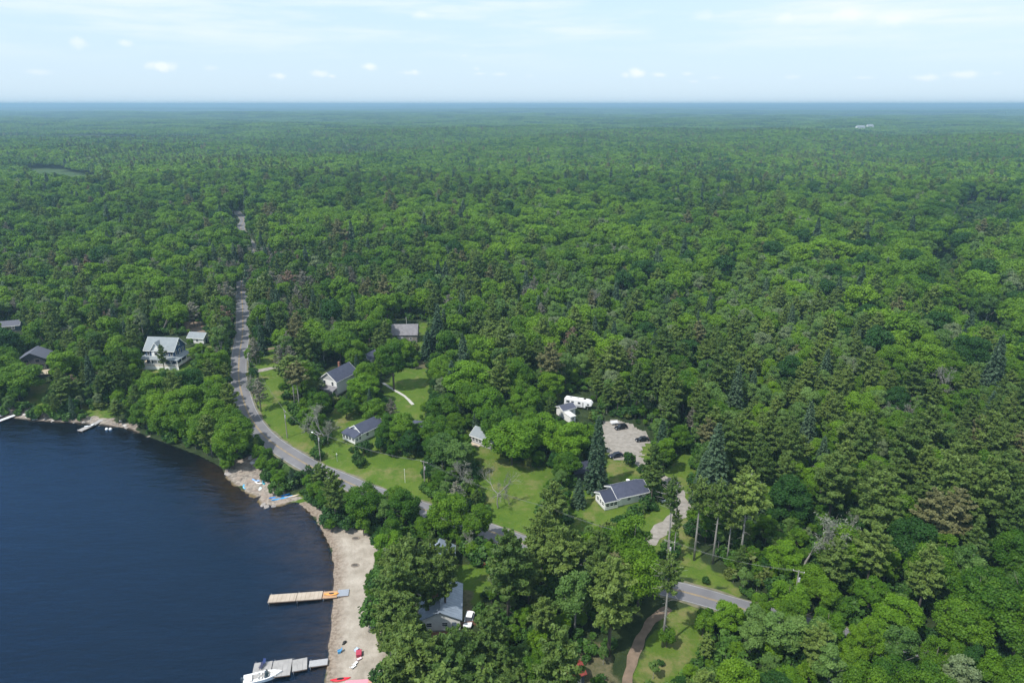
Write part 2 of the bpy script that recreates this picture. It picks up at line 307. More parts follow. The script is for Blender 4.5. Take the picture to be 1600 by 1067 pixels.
# ---------------------------------------------------------------- terrain sheet
def build_ground():
    def axis(lo, hi, s0, near_lo, near_hi, g=1.045):
        a = list(np.arange(near_lo, near_hi+.01, s0)); st = s0; x = near_hi
        while x < hi: st = min(st*g, 900); x += st; a.append(x)
        st = s0; x = near_lo; b = []
        while x > lo: st = min(st*g, 900); x -= st; b.append(x)
        return np.array(b[::-1]+a)
    xs = axis(-24000, 24000, 1.6, -190, 210); ys = axis(-600, 24000, 1.6, 92, 380)
    X, Y = np.meshgrid(xs, ys); x, y = X.ravel(), Y.ravel(); z = hg(x, y)
    P = np.stack([x, y], 1)
    near = (np.hypot(x, y) < 1600)
    def zone(polys, soft, jit=1.2):
        r = np.zeros(len(P)); j = jit*(np.sin(x*.9+y*.35)+np.sin(y*1.1-x*.5)+np.sin(x*.31-y*.27))
        for p in polys:
            lo = p.min(0)-20; hi = p.max(0)+20; m = near & (x > lo[0]) & (x < hi[0]) & (y > lo[1]) & (y < hi[1])
            if not m.any(): continue
            s = signed(P[m], p) + j[m]*.5; r[m] = np.maximum(r[m], np.clip(.5 - s/soft, 0, 1))
        return r
    grass = zone(GRASS, 3); sand = zone(SAND, 1.5, .5); rock = zone(ROCK, 2); mead = zone(MEADOW, 12); dirt = zone(DIRT, 4)
    shal = zone([G([(330,742),(352,790),(420,850),(478,890),(480,1067),(470,1200),(540,1200),(545,840),(480,790),(420,765),(345,722)])], 26, 2); sh = np.full(len(P), 200.); m = near; sh[m] = signed(P[m], LAKE)
    # rock outcrop lumps
    z = z + rock*(.20*np.sin(x*.8+1)*np.sin(y*.9) + .35*np.abs(np.sin(x*.33+y*.21)) )
    nx, ny = len(xs), len(ys); i = np.arange(nx*ny).reshape(ny, nx)
    F = np.stack([i[:-1,:-1].ravel(), i[:-1,1:].ravel(), i[1:,1:].ravel(), i[1:,:-1].ravel()], 1)
    me = np_mesh('ground', np.stack([x, y, z], 1), F, smooth=True)
    for n, v in (('grass', grass), ('sand', sand), ('rock', rock), ('meadow', mead), ('dirt', dirt), ('shallows', shal), ('shore', sh)):
        a = me.attributes.new(n, 'FLOAT', 'POINT'); a.data.foreach_set('value', v.astype(np.float32))
    m = bpy.data.materials.new('ground'); m.use_nodes = True; nt = m.node_tree; L = nt.links; N = nt.nodes.new; b = nt.nodes['Principled BSDF']; b.inputs['Roughness'].default_value = .9; b.inputs['Specular IOR Level'].default_value = .15
    geo = N('ShaderNodeNewGeometry')
    def noise(s, d=5, r=.6):
        n = N('ShaderNodeTexNoise'); n.inputs['Scale'].default_value = s; n.inputs['Detail'].default_value = d; n.inputs['Roughness'].default_value = r; L.new(geo.outputs['Position'], n.inputs['Vector']); return n.outputs[0]
    def ramp(fac, lo, hi, c0, c1):
        r = N('ShaderNodeMapRange'); L.new(fac, r.inputs[0]); r.inputs[1].default_value = lo; r.inputs[2].default_value = hi
        x = N('ShaderNodeMix'); x.data_type = 'RGBA'; L.new(r.outputs[0], x.inputs[0]); x.inputs[6].default_value = (*c0, 1); x.inputs[7].default_value = (*c1, 1); return x.outputs[2]
    def mix(f, a, c):
        x = N('ShaderNodeMix'); x.data_type = 'RGBA'; L.new(f, x.inputs[0])
        for i, v in ((6, a), (7, c)):
            if isinstance(v, tuple): x.inputs[i].default_value = (*v, 1)
            else: L.new(v, x.inputs[i])
        return x.outputs[2]
    def attr(n):
        a = N('ShaderNodeAttribute'); a.attribute_name = n; return a.outputs['Fac']
    def thr(f, nf, w=.12, k=.35):       # attribute edge broken up by noise
        q = N('ShaderNodeMath'); q.operation = 'MULTIPLY_ADD'; L.new(nf, q.inputs[0]); q.inputs[1].default_value = k; L.new(f, q.inputs[2])
        r = N('ShaderNodeMapRange'); L.new(q.outputs[0], r.inputs[0]); r.inputs[1].default_value = .5+k/2-w; r.inputs[2].default_value = .5+k/2+w; return r.outputs[0]
    nf = noise(.9, 6, .65); nb = noise(.055, 4); nm = noise(.28, 5)
    forest = ramp(nm, .35, .65, (.018,.032,.010), (.035,.052,.018))
    g1 = ramp(nb, .35, .62, (.055,.115,.010), (.100,.150,.020)); g2 = ramp(nm, .3, .7, (.045,.100,.010), (.105,.155,.022))
    gr = mix(ramp(nf, .3, .7, (0,0,0), (1,1,1)), g1, g2)
    dry = ramp(noise(.12, 6, .7), .50, .66, (0,0,0), (1,1,1)); gr = mix(dry, gr, (.165,.160,.060))
    c = mix(thr(attr('grass'), nf), forest, gr)
    c = mix(thr(attr('meadow'), nf), c, ramp(nb, .3, .7, (.035,.075,.022), (.065,.098,.035)))
    c = mix(thr(attr('dirt'), nf), c, ramp(nf, .3, .7, (.06,.07,.03), (.15,.13,.075)))
    rockc = ramp(nf, .36, .62, (.13,.11,.095), (.34,.30,.255)); rk2 = ramp(nm, .45, .6, (0,0,0), (.55,.55,.55)); rockc = mix(rk2, rockc, (.30,.235,.19))
    c = mix(thr(attr('rock'), nf), c, rockc)
    sandc = ramp(nm, .35, .66, (.28,.245,.20), (.41,.365,.31)); sp = ramp(noise(2.4, 6, .75), .60, .72, (0,0,0), (.7,.7,.7)); sandc = mix(sp, sandc, (.20,.155,.12))
    # wrack line and damp strip beside the water
    sh = attr('shore'); dmp = N('ShaderNodeMapRange'); q = N('ShaderNodeMath'); q.operation = 'MULTIPLY_ADD'; L.new(nf, q.inputs[0]); q.inputs[1].default_value = 3.8; L.new(sh, q.inputs[2]); L.new(q.outputs[0], dmp.inputs[0])
    dmp.inputs[1].default_value = 6.0; dmp.inputs[2].default_value = 3.2
    sandc = mix(dmp.outputs[0], sandc, ramp(noise(1.5, 5, .7), .4, .6, (.17,.132,.10), (.29,.238,.19)))
    c = mix(thr(attr('sand'), nf, .1), c, sandc)
    # lake bed: sand and silt, darker the deeper
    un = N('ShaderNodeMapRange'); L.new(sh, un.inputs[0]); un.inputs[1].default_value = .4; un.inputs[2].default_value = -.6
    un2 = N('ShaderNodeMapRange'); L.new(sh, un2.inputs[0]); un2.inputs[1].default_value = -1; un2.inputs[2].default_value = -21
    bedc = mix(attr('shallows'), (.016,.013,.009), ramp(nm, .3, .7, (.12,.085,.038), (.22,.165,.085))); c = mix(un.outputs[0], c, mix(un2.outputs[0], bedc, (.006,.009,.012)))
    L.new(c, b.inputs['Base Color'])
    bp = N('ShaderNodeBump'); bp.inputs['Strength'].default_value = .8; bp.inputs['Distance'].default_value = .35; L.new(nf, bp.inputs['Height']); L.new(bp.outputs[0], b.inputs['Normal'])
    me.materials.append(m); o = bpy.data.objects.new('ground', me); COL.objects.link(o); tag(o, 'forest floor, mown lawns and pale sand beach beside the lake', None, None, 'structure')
build_ground()

def build_water():
    # one flat sheet over the lake bed, a little larger than the shoreline so that the land cuts it
    big = []
    n = len(LAKE)
    me = MB(); c = LAKE.copy()
    # push outward a little
    cen = np.array([-60., 160.])
    pts = []
    for i in range(n):
        a = LAKE[i-1]; b = LAKE[(i+1) % n]; t = (b-a)/(np.linalg.norm(b-a)+1e-9); nrm = np.array([-t[1], t[0]])
        if inside([LAKE[i]+nrm*2], LAKE)[0]: nrm = -nrm
        pts.append(tuple(LAKE[i]+nrm*1.2)+(0.,))
    me.poly(pts)
    m = bpy.data.materials.new('lake_water'); m.use_nodes = True; nt = m.node_tree; nt.nodes.clear(); L = nt.links; N = nt.nodes.new
    out = N('ShaderNodeOutputMaterial'); gl = N('ShaderNodeBsdfGlossy'); gl.inputs['Roughness'].default_value = .13; gl.inputs[0].default_value = (.25,.50,.90,1); tr = N('ShaderNodeBsdfTransparent'); tr.inputs[0].default_value = (.84,.76,.58,1)  # blue tint put into the reflection, standing in for deeper sky blue
    deep = N('ShaderNodeBsdfDiffuse'); deep.inputs[0].default_value = (.0015,.006,.016,1)
    geo = N('ShaderNodeNewGeometry'); mp = N('ShaderNodeMapping'); L.new(geo.outputs['Position'], mp.inputs[0]); mp.inputs['Rotation'].default_value = (0,0,R(14)); mp.inputs['Scale'].default_value = (.55,1.5,1)
    nz = N('ShaderNodeTexNoise'); nz.inputs['Scale'].default_value = .55; nz.inputs['Detail'].default_value = 4; nz.inputs['Roughness'].default_value = .6; L.new(mp.outputs[0], nz.inputs['Vector'])
    n2 = N('ShaderNodeTexNoise'); n2.inputs['Scale'].default_value = .11; n2.inputs['Detail'].default_value = 3; L.new(mp.outputs[0], n2.inputs['Vector'])
    ad = N('ShaderNodeMath'); ad.operation = 'MULTIPLY_ADD'; L.new(n2.outputs[0], ad.inputs[0]); ad.inputs[1].default_value = 2.2; L.new(nz.outputs[0], ad.inputs[2])
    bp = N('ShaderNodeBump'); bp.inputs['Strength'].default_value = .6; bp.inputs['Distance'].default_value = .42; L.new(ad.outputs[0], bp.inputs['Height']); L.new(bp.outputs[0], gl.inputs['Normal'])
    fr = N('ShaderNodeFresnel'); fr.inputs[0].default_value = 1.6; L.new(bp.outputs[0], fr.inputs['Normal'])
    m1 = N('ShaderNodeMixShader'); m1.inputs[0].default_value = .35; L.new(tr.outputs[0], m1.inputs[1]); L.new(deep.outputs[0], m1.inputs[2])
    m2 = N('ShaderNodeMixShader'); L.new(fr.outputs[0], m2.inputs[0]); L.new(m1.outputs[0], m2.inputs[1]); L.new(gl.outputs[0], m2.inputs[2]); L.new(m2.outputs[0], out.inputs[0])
    import bmesh
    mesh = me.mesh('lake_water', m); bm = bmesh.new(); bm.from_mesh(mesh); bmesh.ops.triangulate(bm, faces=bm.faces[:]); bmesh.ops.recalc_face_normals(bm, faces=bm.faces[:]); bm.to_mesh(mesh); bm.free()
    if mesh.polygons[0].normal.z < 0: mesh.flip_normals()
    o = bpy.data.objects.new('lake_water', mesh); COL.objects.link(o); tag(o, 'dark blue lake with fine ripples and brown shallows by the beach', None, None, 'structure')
build_water()

def ribbon(name, C, hw, zoff, m, label, cols=(-1,-.5,0,.5,1), edge=0., kind='structure'):
    T = np.gradient(C, axis=0); T /= np.linalg.norm(T, axis=1)[:, None]; Nn = np.stack([-T[:,1], T[:,0]], 1)
    V = []; k = len(cols)
    for i, c in enumerate(cols):
        j = (edge*(np.sin(np.arange(len(C))*1.7+i)+np.sin(np.arange(len(C))*.73)) if abs(c) == 1 else 0)
        off = (c*hw + (np.sign(c)*j if abs(c) == 1 else 0)); p = C + Nn*np.reshape(off, (-1,1)) if np.ndim(off) else C + Nn*off
        V.append(np.c_[p, hg(p[:,0], p[:,1])+zoff])
    V = np.stack(V, 1).reshape(-1, 3); n = len(C); i = np.arange(n*k).reshape(n, k)
    F = np.stack([i[:-1,:-1].ravel(), i[1:,:-1].ravel(), i[1:,1:].ravel(), i[:-1,1:].ravel()], 1)[:, ::-1]
    me = np_mesh(name, V, F, [m], smooth=True)
    o = bpy.data.objects.new(name, me); COL.objects.link(o); tag(o, label, None, None, kind); return o
ASPH = mat('asphalt', (.135,.133,.145), .85, noise=(.175,.172,.182), scale=.25)
GRAV = mat('gravel', (.31,.285,.255), .95, noise=(.21,.19,.165), bump=.6, scale=.8)
TAN = mat('sandy_dirt', (.22,.16,.115), .95, noise=(.14,.105,.075), bump=.5, scale=.7)
YEL = mat('yellow_paint', (.36,.25,.10), .8, noise=(.22,.17,.09), scale=.7)
WHI = mat('road_edge_paint', (.42,.42,.41), .8, noise=(.22,.22,.22), scale=.6)
ribbon('road_shoulder', ROADC, 3.8, .05, mat('shoulder_gravel', (.20,.175,.13), .95, noise=(.10,.11,.05), bump=.4, scale=.6), 'narrow gravel shoulder along both edges of the road', edge=.22)
ribbon('road', ROADC, 3.15, .09, ASPH, 'grey two-lane road curving round the lake', edge=.04)
for s, nm in ((.16,'road_marking'),(-.16,'road_marking')):
    T = np.gradient(ROADC, axis=0); T /= np.linalg.norm(T, axis=1)[:, None]; ribbon(nm, ROADC+np.stack([-T[:,1],T[:,0]],1)*s, .085, .097, YEL, 'double yellow line down the middle of the road', cols=(-1,1))
for s in (2.9,-2.9):
    ribbon('road_marking', ROADC+np.stack([-T[:,1],T[:,0]],1)*s, .06, .097, WHI, 'worn white line along the road edge', cols=(-1,1))
ribbon('gravel_driveway', LANES['drive'], 1.9, .06, GRAV, 'pale gravel lane looping from the parking yard to the road', edge=.3)
ribbon('dirt_driveway', LANES['dirt'], 1.05, .06, TAN, 'reddish dirt track leading down from the road past the shed', edge=.15)
ribbon('side_driveway', LANES['side'], 1.5, .06, GRAV, 'pale gravel side drive off the road by the grey trees', edge=.2)
ribbon('side_track', LANES['side2'], 1.3, .06, TAN, 'sandy side track off the road above the gravel drive', edge=.2)
ribbon('footpath', resample(G([(598,598),(615,609),(632,619),(646,633)]), 1.2), .55, .07, mat('concrete', (.50,.49,.46), .9, noise=(.36,.35,.32)), 'narrow pale concrete footpath crossing the lawn', edge=.05)
def drape(name, poly, m, label, cell=.7, zoff=.07):
    lo, hi = poly.min(0), poly.max(0); xs = np.arange(lo[0], hi[0], cell); ys = np.arange(lo[1], hi[1], cell); X, Y = np.meshgrid(xs, ys)
    c = np.stack([X[:-1,:-1].ravel()+cell/2, Y[:-1,:-1].ravel()+cell/2], 1); j = .5*(np.sin(c[:,0]*1.3)+np.sin(c[:,1]*1.7+c[:,0]))
    ok = (signed(c, poly)+j) < 0; ny, nx = X.shape; i = np.arange(ny*nx).reshape(ny, nx)
    F = np.stack([i[:-1,:-1].ravel(), i[:-1,1:].ravel(), i[1:,1:].ravel(), i[1:,:-1].ravel()], 1)[ok]; x, y = X.ravel(), Y.ravel(); V = np.stack([x, y, hg(x, y)+zoff], 1)
    u, inv = np.unique(F, return_inverse=True); o = bpy.data.objects.new(name, np_mesh(name, V[u], inv.reshape(F.shape), [m], smooth=True)); COL.objects.link(o); tag(o, label, None, None, 'structure')
drape('gravel_yard', YARD, GRAV, 'pale gravel parking yard with three dark cars')
drape('patio', G([(284,504),(300,500),(322,507),(322,520),(290,524)]), TAN, 'sandy clearing behind the small shed by the road')

# ---------------------------------------------------------------- buildings
W_WHITE = mat('white_siding', (.74,.74,.72), .7, noise=(.66,.66,.65), scale=1.5)
W_BLUE = mat('navy_siding', (.022,.055,.125), .6, noise=(.03,.065,.14), scale=2)
W_GREY = mat('grey_siding', (.42,.42,.43), .7, noise=(.36,.36,.37), scale=2)
W_DARK = mat('charcoal_siding', (.045,.048,.06), .7, noise=(.065,.068,.08), scale=2)
W_SLATE = mat('blue_grey_siding', (.11,.15,.20), .7, noise=(.09,.12,.17), scale=2)
W_WOOD = mat('weathered_boards', (.26,.235,.21), .85, noise=(.17,.15,.135), scale=2)
ROOFN = mat('dark_shingles', (.045,.052,.085), .8, noise=(.065,.072,.11), scale=1.2, bump=.3)
ROOFG = mat('grey_shingles', (.235,.26,.275), .8, noise=(.19,.215,.23), scale=.9, bump=.3)
ROOFB = mat('weathered_grey_roof', (.21,.20,.215), .8, noise=(.15,.145,.155), scale=.7, bump=.3)
ROOFM = mat('steel_roofing', (.30,.35,.42), .4, .3, noise=(.22,.26,.32), scale=.8)
ROOFR = mat('red_roofing', (.24,.035,.025), .55, noise=(.15,.03,.022), scale=1.5)
TRIM = mat('white_trim', (.80,.80,.78), .6)
GLASS = mat('window_glass', (.02,.028,.04), .12, spec=.7)
BRICK = mat('chimney_brick', (.28,.12,.08), .9, noise=(.2,.09,.06), scale=6)
DECK = mat('pale_deck_boards', (.52,.44,.33), .85, noise=(.42,.35,.26), scale=2)
CONC = mat('foundation', (.3,.3,.29), .9, noise=(.24,.24,.23))

def window(parent, x, y, z, w, h, face, frame=TRIM, mull=True):
    """face: '-y','+y','-x','+x' wall; x,y is the point on the wall"""
    f = MB(); p = MB(); t = .09; dpt = .07
    def bx(mb, a0, a1, z0, z1, d0, d1):
        if face == '-y': mb.box(x+a0, x+a1, y-d1, y-d0, z+z0, z+z1)
        elif face == '+y': mb.box(x+a0, x+a1, y+d0, y+d1, z+z0, z+z1)
        elif face == '-x': mb.box(x-d1, x-d0, y+a0, y+a1, z+z0, z+z1)
        else: mb.box(x+d0, x+d1, y+a0, y+a1, z+z0, z+z1)
    bx(f, -w/2-t, w/2+t, h, h+t, 0, dpt); bx(f, -w/2-t, w/2+t, -t, 0, 0, dpt+.04); bx(f, -w/2-t, -w/2, 0, h, 0, dpt); bx(f, w/2, w/2+t, 0, h, 0, dpt)
    if mull: bx(f, -w/2, w/2, h/2-.025, h/2+.025, .03, dpt-.01)
    bx(p, -w/2, w/2, 0, h, .003, .028)
    fo = f.build('window', frame, parent); p.build('pane', GLASS, fo); return fo
def door(parent, x, y, z, w, h, face, m=TRIM):
    d = MB(); k = MB()
    if face in '-y+y': s = -1 if face == '-y' else 1; a, b = sorted((y, y+s*.06)); d.box(x-w/2, x+w/2, a, b, z, z+h); a, b = sorted((y+s*.06, y+s*.12)); k.box(x+w/2-.15, x+w/2-.08, a, b, z+1, z+1.08)
    else: s = -1 if face == '-x' else 1; a, b = sorted((x, x+s*.06)); d.box(a, b, y-w/2, y+w/2, z, z+h); a, b = sorted((x+s*.06, x+s*.12)); k.box(a, b, y+w/2-.15, y+w/2-.08, z+1, z+1.08)
    o = d.build('door', m, parent); k.build('handle', MATS['window_glass'], o)
def gable(parent, L, W, hw, hr, wall, roof, z0=0., cx=0., cy=0., axis='x', over=.5, trim=TRIM, base=True, seams=0):
    """gable-roofed block centred at cx,cy; ridge along axis"""
    def T(a, b, z): return (cx+a, cy+b, z0+z) if axis == 'x' else (cx-b, cy+a, z0+z)
    w = MB(); l, k = L/2, W/2
    w.prism([T(-l,-k,0), T(-l,k,0), T(-l,k,hw), T(-l,0,hw+hr), T(-l,-k,hw)], tuple(np.array(T(l,0,0))-np.array(T(-l,0,0))))
    w.build('wall', wall, parent)
    r = MB(); th = .16; sl = hr/k; o = over; zz = lambda b: hw + hr - abs(b)*sl
    for sgn in (-1, 1):
        e = sgn*(k+o); ring = [T(-l-o, 0, hw+hr+.05), T(-l-o, e, zz(e)+.05), T(-l-o, e, zz(e)+.05+th), T(-l-o, 0, hw+hr+.05+th)]
        r.prism(ring, tuple(np.array(T(l+o,0,0))-np.array(T(-l-o,0,0))))
    if seams:
        for i in range(seams):
            a = -l-o+.1+(L+2*o-.25)*i/(seams-1)
            for sgn in (-1, 1):
                e = sgn*(k+o); r.prism([T(a, 0, hw+hr+.05+th), T(a, e, zz(e)+.05+th), T(a, e, zz(e)+.09+th), T(a, 0, hw+hr+.09+th)], tuple(np.array(T(a+.06,0,0))-np.array(T(a,0,0))))
    ro = r.build('roof', roof, parent)
    if trim:                                  # barge boards and eaves
        t = MB()
        for a0 in (-l-o-.06, l+o+.002):
            for sgn in (-1, 1):
                e = sgn*(k+o); t.prism([T(a0, 0, hw+hr-.12), T(a0, e, zz(e)-.12), T(a0, e, zz(e)+.06+th), T(a0, 0, hw+hr+.06+th)], tuple(np.array(T(a0+.055,0,0))-np.array(T(a0,0,0))))
        for sgn in (-1, 1):
            e = sgn*(k+o); e2 = e + sgn*.05; a, b = sorted((e, e2)); t.prism([T(-l-o, a, zz(e)-.1), T(-l-o, b, zz(e)-.1), T(-l-o, b, zz(e)+.19), T(-l-o, a, zz(e)+.19)], tuple(np.array(T(l+o,0,0))-np.array(T(-l-o,0,0))))
        t.build('roof_trim', trim, ro)
    if base:
        b = MB(); q = [T(-l+.05,-k+.05,0), T(l-.05,k-.05,0)]; x0, x1 = sorted((q[0][0], q[1][0])); y0, y1 = sorted((q[0][1], q[1][1])); b.box(x0, x1, y0, y1, z0-2.2, z0-.003); b.build('foundation', CONC, parent)
    return ro
def site(name, px, py, rz, label, cat, up=.25, group=None):
    p = at(px, py); e = empty(name, (p[0], p[1], p[2]+up), R(rz)); tag(e, label, cat, group); return e

BUILT = []     # footprints to keep trees out of: (x, y, radius)
def keep(px, py, r): p = at(px, py); BUILT.append((p[0], p[1], r))

# blue lake house with wraparound porch
h = site('lake_house', 262, 566, -6, 'navy blue two-storey house with grey roof and white wraparound porch', 'house', .9); keep(262, 566, 13)
gable(h, 12.5, 8.4, 6.2, 4.0, W_BLUE, ROOFG, over=.55)
gable(h, 4.6, 4.4, 6.2, 3.1, TRIM, ROOFG, cx=-1.2, cy=-2.2, axis='y', over=.4, base=False)
for x in (-5.0, 3.2, 5.2): window(h, x, -4.2, 3.9, 1.0, 1.6, '-y')
window(h, -1.3, -4.52, 3.9, 1.5, 1.8, '-y')
for y in (-2.6, 0, 2.4): window(h, 6.25, y, 3.8, 1.0, 1.7, '+x')
window(h, 6.25, 0, 7.0, .9, 1.3, '+x')
for x in (-4.6, -1.5, 4.4): window(h, x, -4.2, .9, 1.2, 1.5, '-y')
door(h, 1.6, -4.2, .1, 1.0, 2.1, '-y')
pr = MB(); z1, z2 = 3.35, 2.55; a, b, c, d = -6.25, 6.25, -4.2, 4.2
pr.prism([(a,c,z1),(b,c,z1),(b+2.6,c-2.6,z2),(a-2.6,c-2.6,z2)], (0,0,.14)); pr.prism([(b,c,z1),(b,d,z1),(b+2.6,d,z2),(b+2.6,c-2.6,z2)], (0,0,.139)); pr.prism([(a,d,z1),(a,c,z1),(a-2.6,c-2.6,z2),(a-2.6,d,z2)], (0,0,.139))
po = pr.build('porch_roof', ROOFG, h)
dk = MB(); dk.box(a-2.5, b+2.5, c-2.5, c, -.05, .1); dk.box(b+.01, b+2.5, c+.002, d, -.05, .1); dk.box(a-2.5, a-.01, c+.002, d, -.05, .1); dk.build('porch_deck', DECK, h)
for x in (-8.6, -5.7, -2.8, .1, 3.0, 5.9, 8.6): q = MB(); q.box(x-.1, x+.1, -6.65, -6.45, .1, 2.55); q.build('porch_post', TRIM, h)
for y in (-3.2, .4, 4.0): q = MB(); q.box(8.5, 8.7, y-.1, y+.1, .1, 2.55); q.build('porch_post', TRIM, h)
q = MB(); q.box(-8.5, 8.5, -6.6, -6.53, .95, 1.03)
for x in np.arange(-8.4, 8.4, .34): q.box(x, x+.14, -6.59, -6.54, .12, .95)
q.build('railing', TRIM, h)
q = MB(); q.box(8.56, 8.63, -6.5, 4, .95, 1.03)
for y in np.arange(-6.4, 4, .34): q.box(8.57, 8.62, y, y+.14, .12, .95)
q.build('railing', TRIM, h)
q = MB(); q.box(-9, 9, -6.7, -6.72+.06, -2.2, -.06); q.build('porch_skirt', TRIM, h)
# shed by the road
h = site('garden_shed', 312, 534, -10, 'small white shed with pale grey roof between the blue house and the road', 'shed', .2); keep(312, 534, 7)
gable(h, 7.6, 5.0, 2.6, 1.7, W_WHITE, ROOFG, over=.45); window(h, -1.8, -2.5, .9, 1.1, 1.1, '-y'); window(h, 0.6, -2.5, .9, 1.1, 1.1, '-y'); door(h, 3.8, -.6, 0, 1.1, 2.0, '+x', W_BLUE)
# dark cottage far left with a deck
h = site('dark_cottage', 60, 577, 16, 'dark charcoal cottage half hidden by trees above its wide timber deck', 'cottage', 1.2); keep(60, 577, 12)
gable(h, 8.5, 9.5, 5.0, 2.6, W_DARK, mat('slate_roof', (.10,.105,.135), .7, noise=(.075,.08,.105)), axis='y', over=.7, trim=None)
for x in (-3.2,-1.1,1.1,3.2): window(h, x, -4.25, .5, 1.6, 2.0, '-y', W_WOOD, False)
for x in (-2, 2): window(h, x, -4.25, 3.3, 1.6, 1.4, '-y', W_WOOD, False)
q = MB(); q.box(-7, 7.5, -10, -4.3, -.35, -.1); q.build('deck', DECK, h)
q = MB(); [q.box(x, x+.14, -9.98, -9.84, -.1, 1.0) for x in np.arange(-7, 7.5, 1.2)]; q.box(-7, 7.5, -9.95, -9.87, .93, 1.0); q.build('railing', W_WOOD, h)
q = MB(); q.box(-6.9, 7.4, -9.8, -9.6, -3.4, -.36); q.build('deck_skirt', W_DARK, h)
# mostly hidden roof at the left edge
h = site('lake_cabin', 18, 516, 20, 'dim blue-grey cabin roof among dark trees at the left edge', 'cabin', .5); keep(18, 516, 9)
gable(h, 9, 6, 2.8, 1.6, W_SLATE, MATS['slate_roof'], over=.5); window(h, -2, -3.5, 1, 1.2, 1.2, '-y'); window(h, 2, -3.5, 1, 1.2, 1.2, '-y'); door(h, 0, -3.5, 0, 1, 2, '-y')
# white two-storey gabled house
h = site('white_gabled_house', 531, 606, -27, 'white two-storey house with navy roof and grey gable beside a round maple', 'house', .3); keep(531, 606, 9)
gable(h, 12.0, 8.0, 5.4, 3.0, W_WHITE, ROOFN, axis='y', over=.5)
q = MB(); q.prism([(-3.98,-6.03,5.42),(3.98,-6.03,5.42),(0,-6.03,8.38)], (0,.025,0)); q.build('gable_siding', W_GREY, h)
window(h, -1.9, -6.03, 3.3, .95, 1.5, '-y'); window(h, 2.0, -6.03, 3.3, .95, 1.5, '-y'); window(h, -4.0, -3, 3.3, 1, 1.5, '-x'); window(h, -4.0, 1, 3.3, 1, 1.5, '-x')
for x in (-2.2, 2.2): window(h, x, -6.03, .7, 1.4, 1.3, '-y')
q = MB(); q.prism([(-4.5,-9.0,2.35),(4.5,-9.0,2.35),(4.5,-6.04,3.05),(-4.5,-6.04,3.05)], (0,0,.14)); po = q.build('porch_roof', ROOFB, h)
for x in (-4.2, 0, 4.2): q = MB(); q.box(x-.09, x+.09, -8.9, -8.72, -.1, 2.35); q.build('porch_post', TRIM, h)
q = MB(); q.box(-4.4, 4.4, -9, -6.04, -.25, -.05); q.build('porch_deck', DECK, h)
q = MB(); q.box(-1.8, -1.1, 2.0, 2.7, 6.5, 9.7); q.build('chimney', BRICK, h)
# white cottage with a windowed sun porch
h = site('white_cottage', 565, 682, -38, 'small white cottage with navy roof and glazed front porch on the lawn', 'cottage', .3); keep(565, 682, 9)
gable(h, 9.5, 6.4, 2.9, 2.0, W_WHITE, ROOFN, axis='y', cy=2.4, over=.45)
q = MB(); q.box(-3.2, 3.2, -5.4, -2.36, 0, 2.35); q.build('sun_porch_wall', W_WHITE, h)
q = MB(); q.prism([(-3.5,-5.8,2.36),(3.5,-5.8,2.36),(3.5,-2.35,3.25),(-3.5,-2.35,3.25)], (0,0,.13)); q.build('porch_roof', ROOFN, h)
for x in (-2.4,-.8,.8,2.4): window(h, x, -5.4, .95, 1.1, 1.0, '-y')
for y in (-4.5,-3.2): window(h, 3.2, y, .95, .8, 1.0, '+x')
for y in (0, 3.5): window(h, 3.2, y, 1.1, 1.0, 1.1, '+x')
door(h, 3.2, 5.6, 0, .95, 2.0, '+x')
# weathered barn
h = site('weathered_barn', 634, 530, 2, 'grey weathered barn with a broad ribbed roof behind the tall maple', 'barn', .2); keep(634, 530, 11)
gable(h, 11.8, 9.5, 3.6, 3.6, W_WOOD, ROOFB, over=.4, trim=None, seams=22); door(h, -2, -4.75, 0, 3.0, 2.8, '-y', W_GREY); window(h, 3, -4.75, 1.2, 1, 1, '-y')
# little blue-roofed building between the maples
h = site('small_outbuilding', 578, 568, -27, 'small outbuilding with navy roof showing between two maples', 'outbuilding', .2); keep(578, 568, 5)
gable(h, 6.5, 5, 3.0, 1.9, W_WHITE, ROOFN, axis='y', over=.4); window(h, 0, -3.25, 1, 1, 1, '-y'); door(h, 2.5, 0, 0, .9, 2, '+x')
# navy roof below the dark maple
h = site('navy_roof_cottage', 664, 676, -14, 'low cottage with navy roof under the dark maple right of the lawn', 'cottage', .2); keep(664, 676, 6)
gable(h, 8, 6, 2.4, 1.6, W_GREY, ROOFN, over=.4); window(h, -2, -3, .9, 1, 1, '-y'); door(h, 2, -3, 0, .9, 2, '-y')
# cottage half under the big maples
h = site('grey_cottage', 762, 692, -36, 'white and grey cottage mostly covered by the big bright maples', 'cottage', .2); keep(762, 692, 8)
gable(h, 9.5, 6, 2.7, 1.9, W_GREY, ROOFG, over=.4, axis='x')
for x in (-3.6,-2.2,-.8,1.2): window(h, x, -3, .9, .9, 1.1, '-y')
q = MB(); q.box(-4.7, -.5, -4.3, -3.03, -.2, .05); q.build('deck', DECK, h)
# white bungalow with navy roof
h = site('white_bungalow', 972, 779, 21, 'long low white bungalow with navy roof below the gravel yard', 'bungalow', .25); keep(972, 779, 9)
gable(h, 9.6, 6.6, 2.8, 1.7, W_WHITE, ROOFN, over=.5, cx=1.4)
gable(h, 4.2, 5.6, 2.5, 1.35, W_WHITE, mat('black_shingles', (.028,.034,.06), .8, noise=(.04,.046,.075)), cx=-5.5, cy=-.9, over=.35)
for x in (.2, 3.9): window(h, x, -3.3, 1.2, 1.0, .8, '-y')
for x in (-6.8, -5.5, -4.3): window(h, x, -3.7, .9, .95, 1.0, '-y')
for y in (-2.6,-1.2,.4): window(h, -7.6, y, .9, 1.0, 1.1, '-x')
door(h, -2.4, -3.3, 0, .95, 2, '-y')
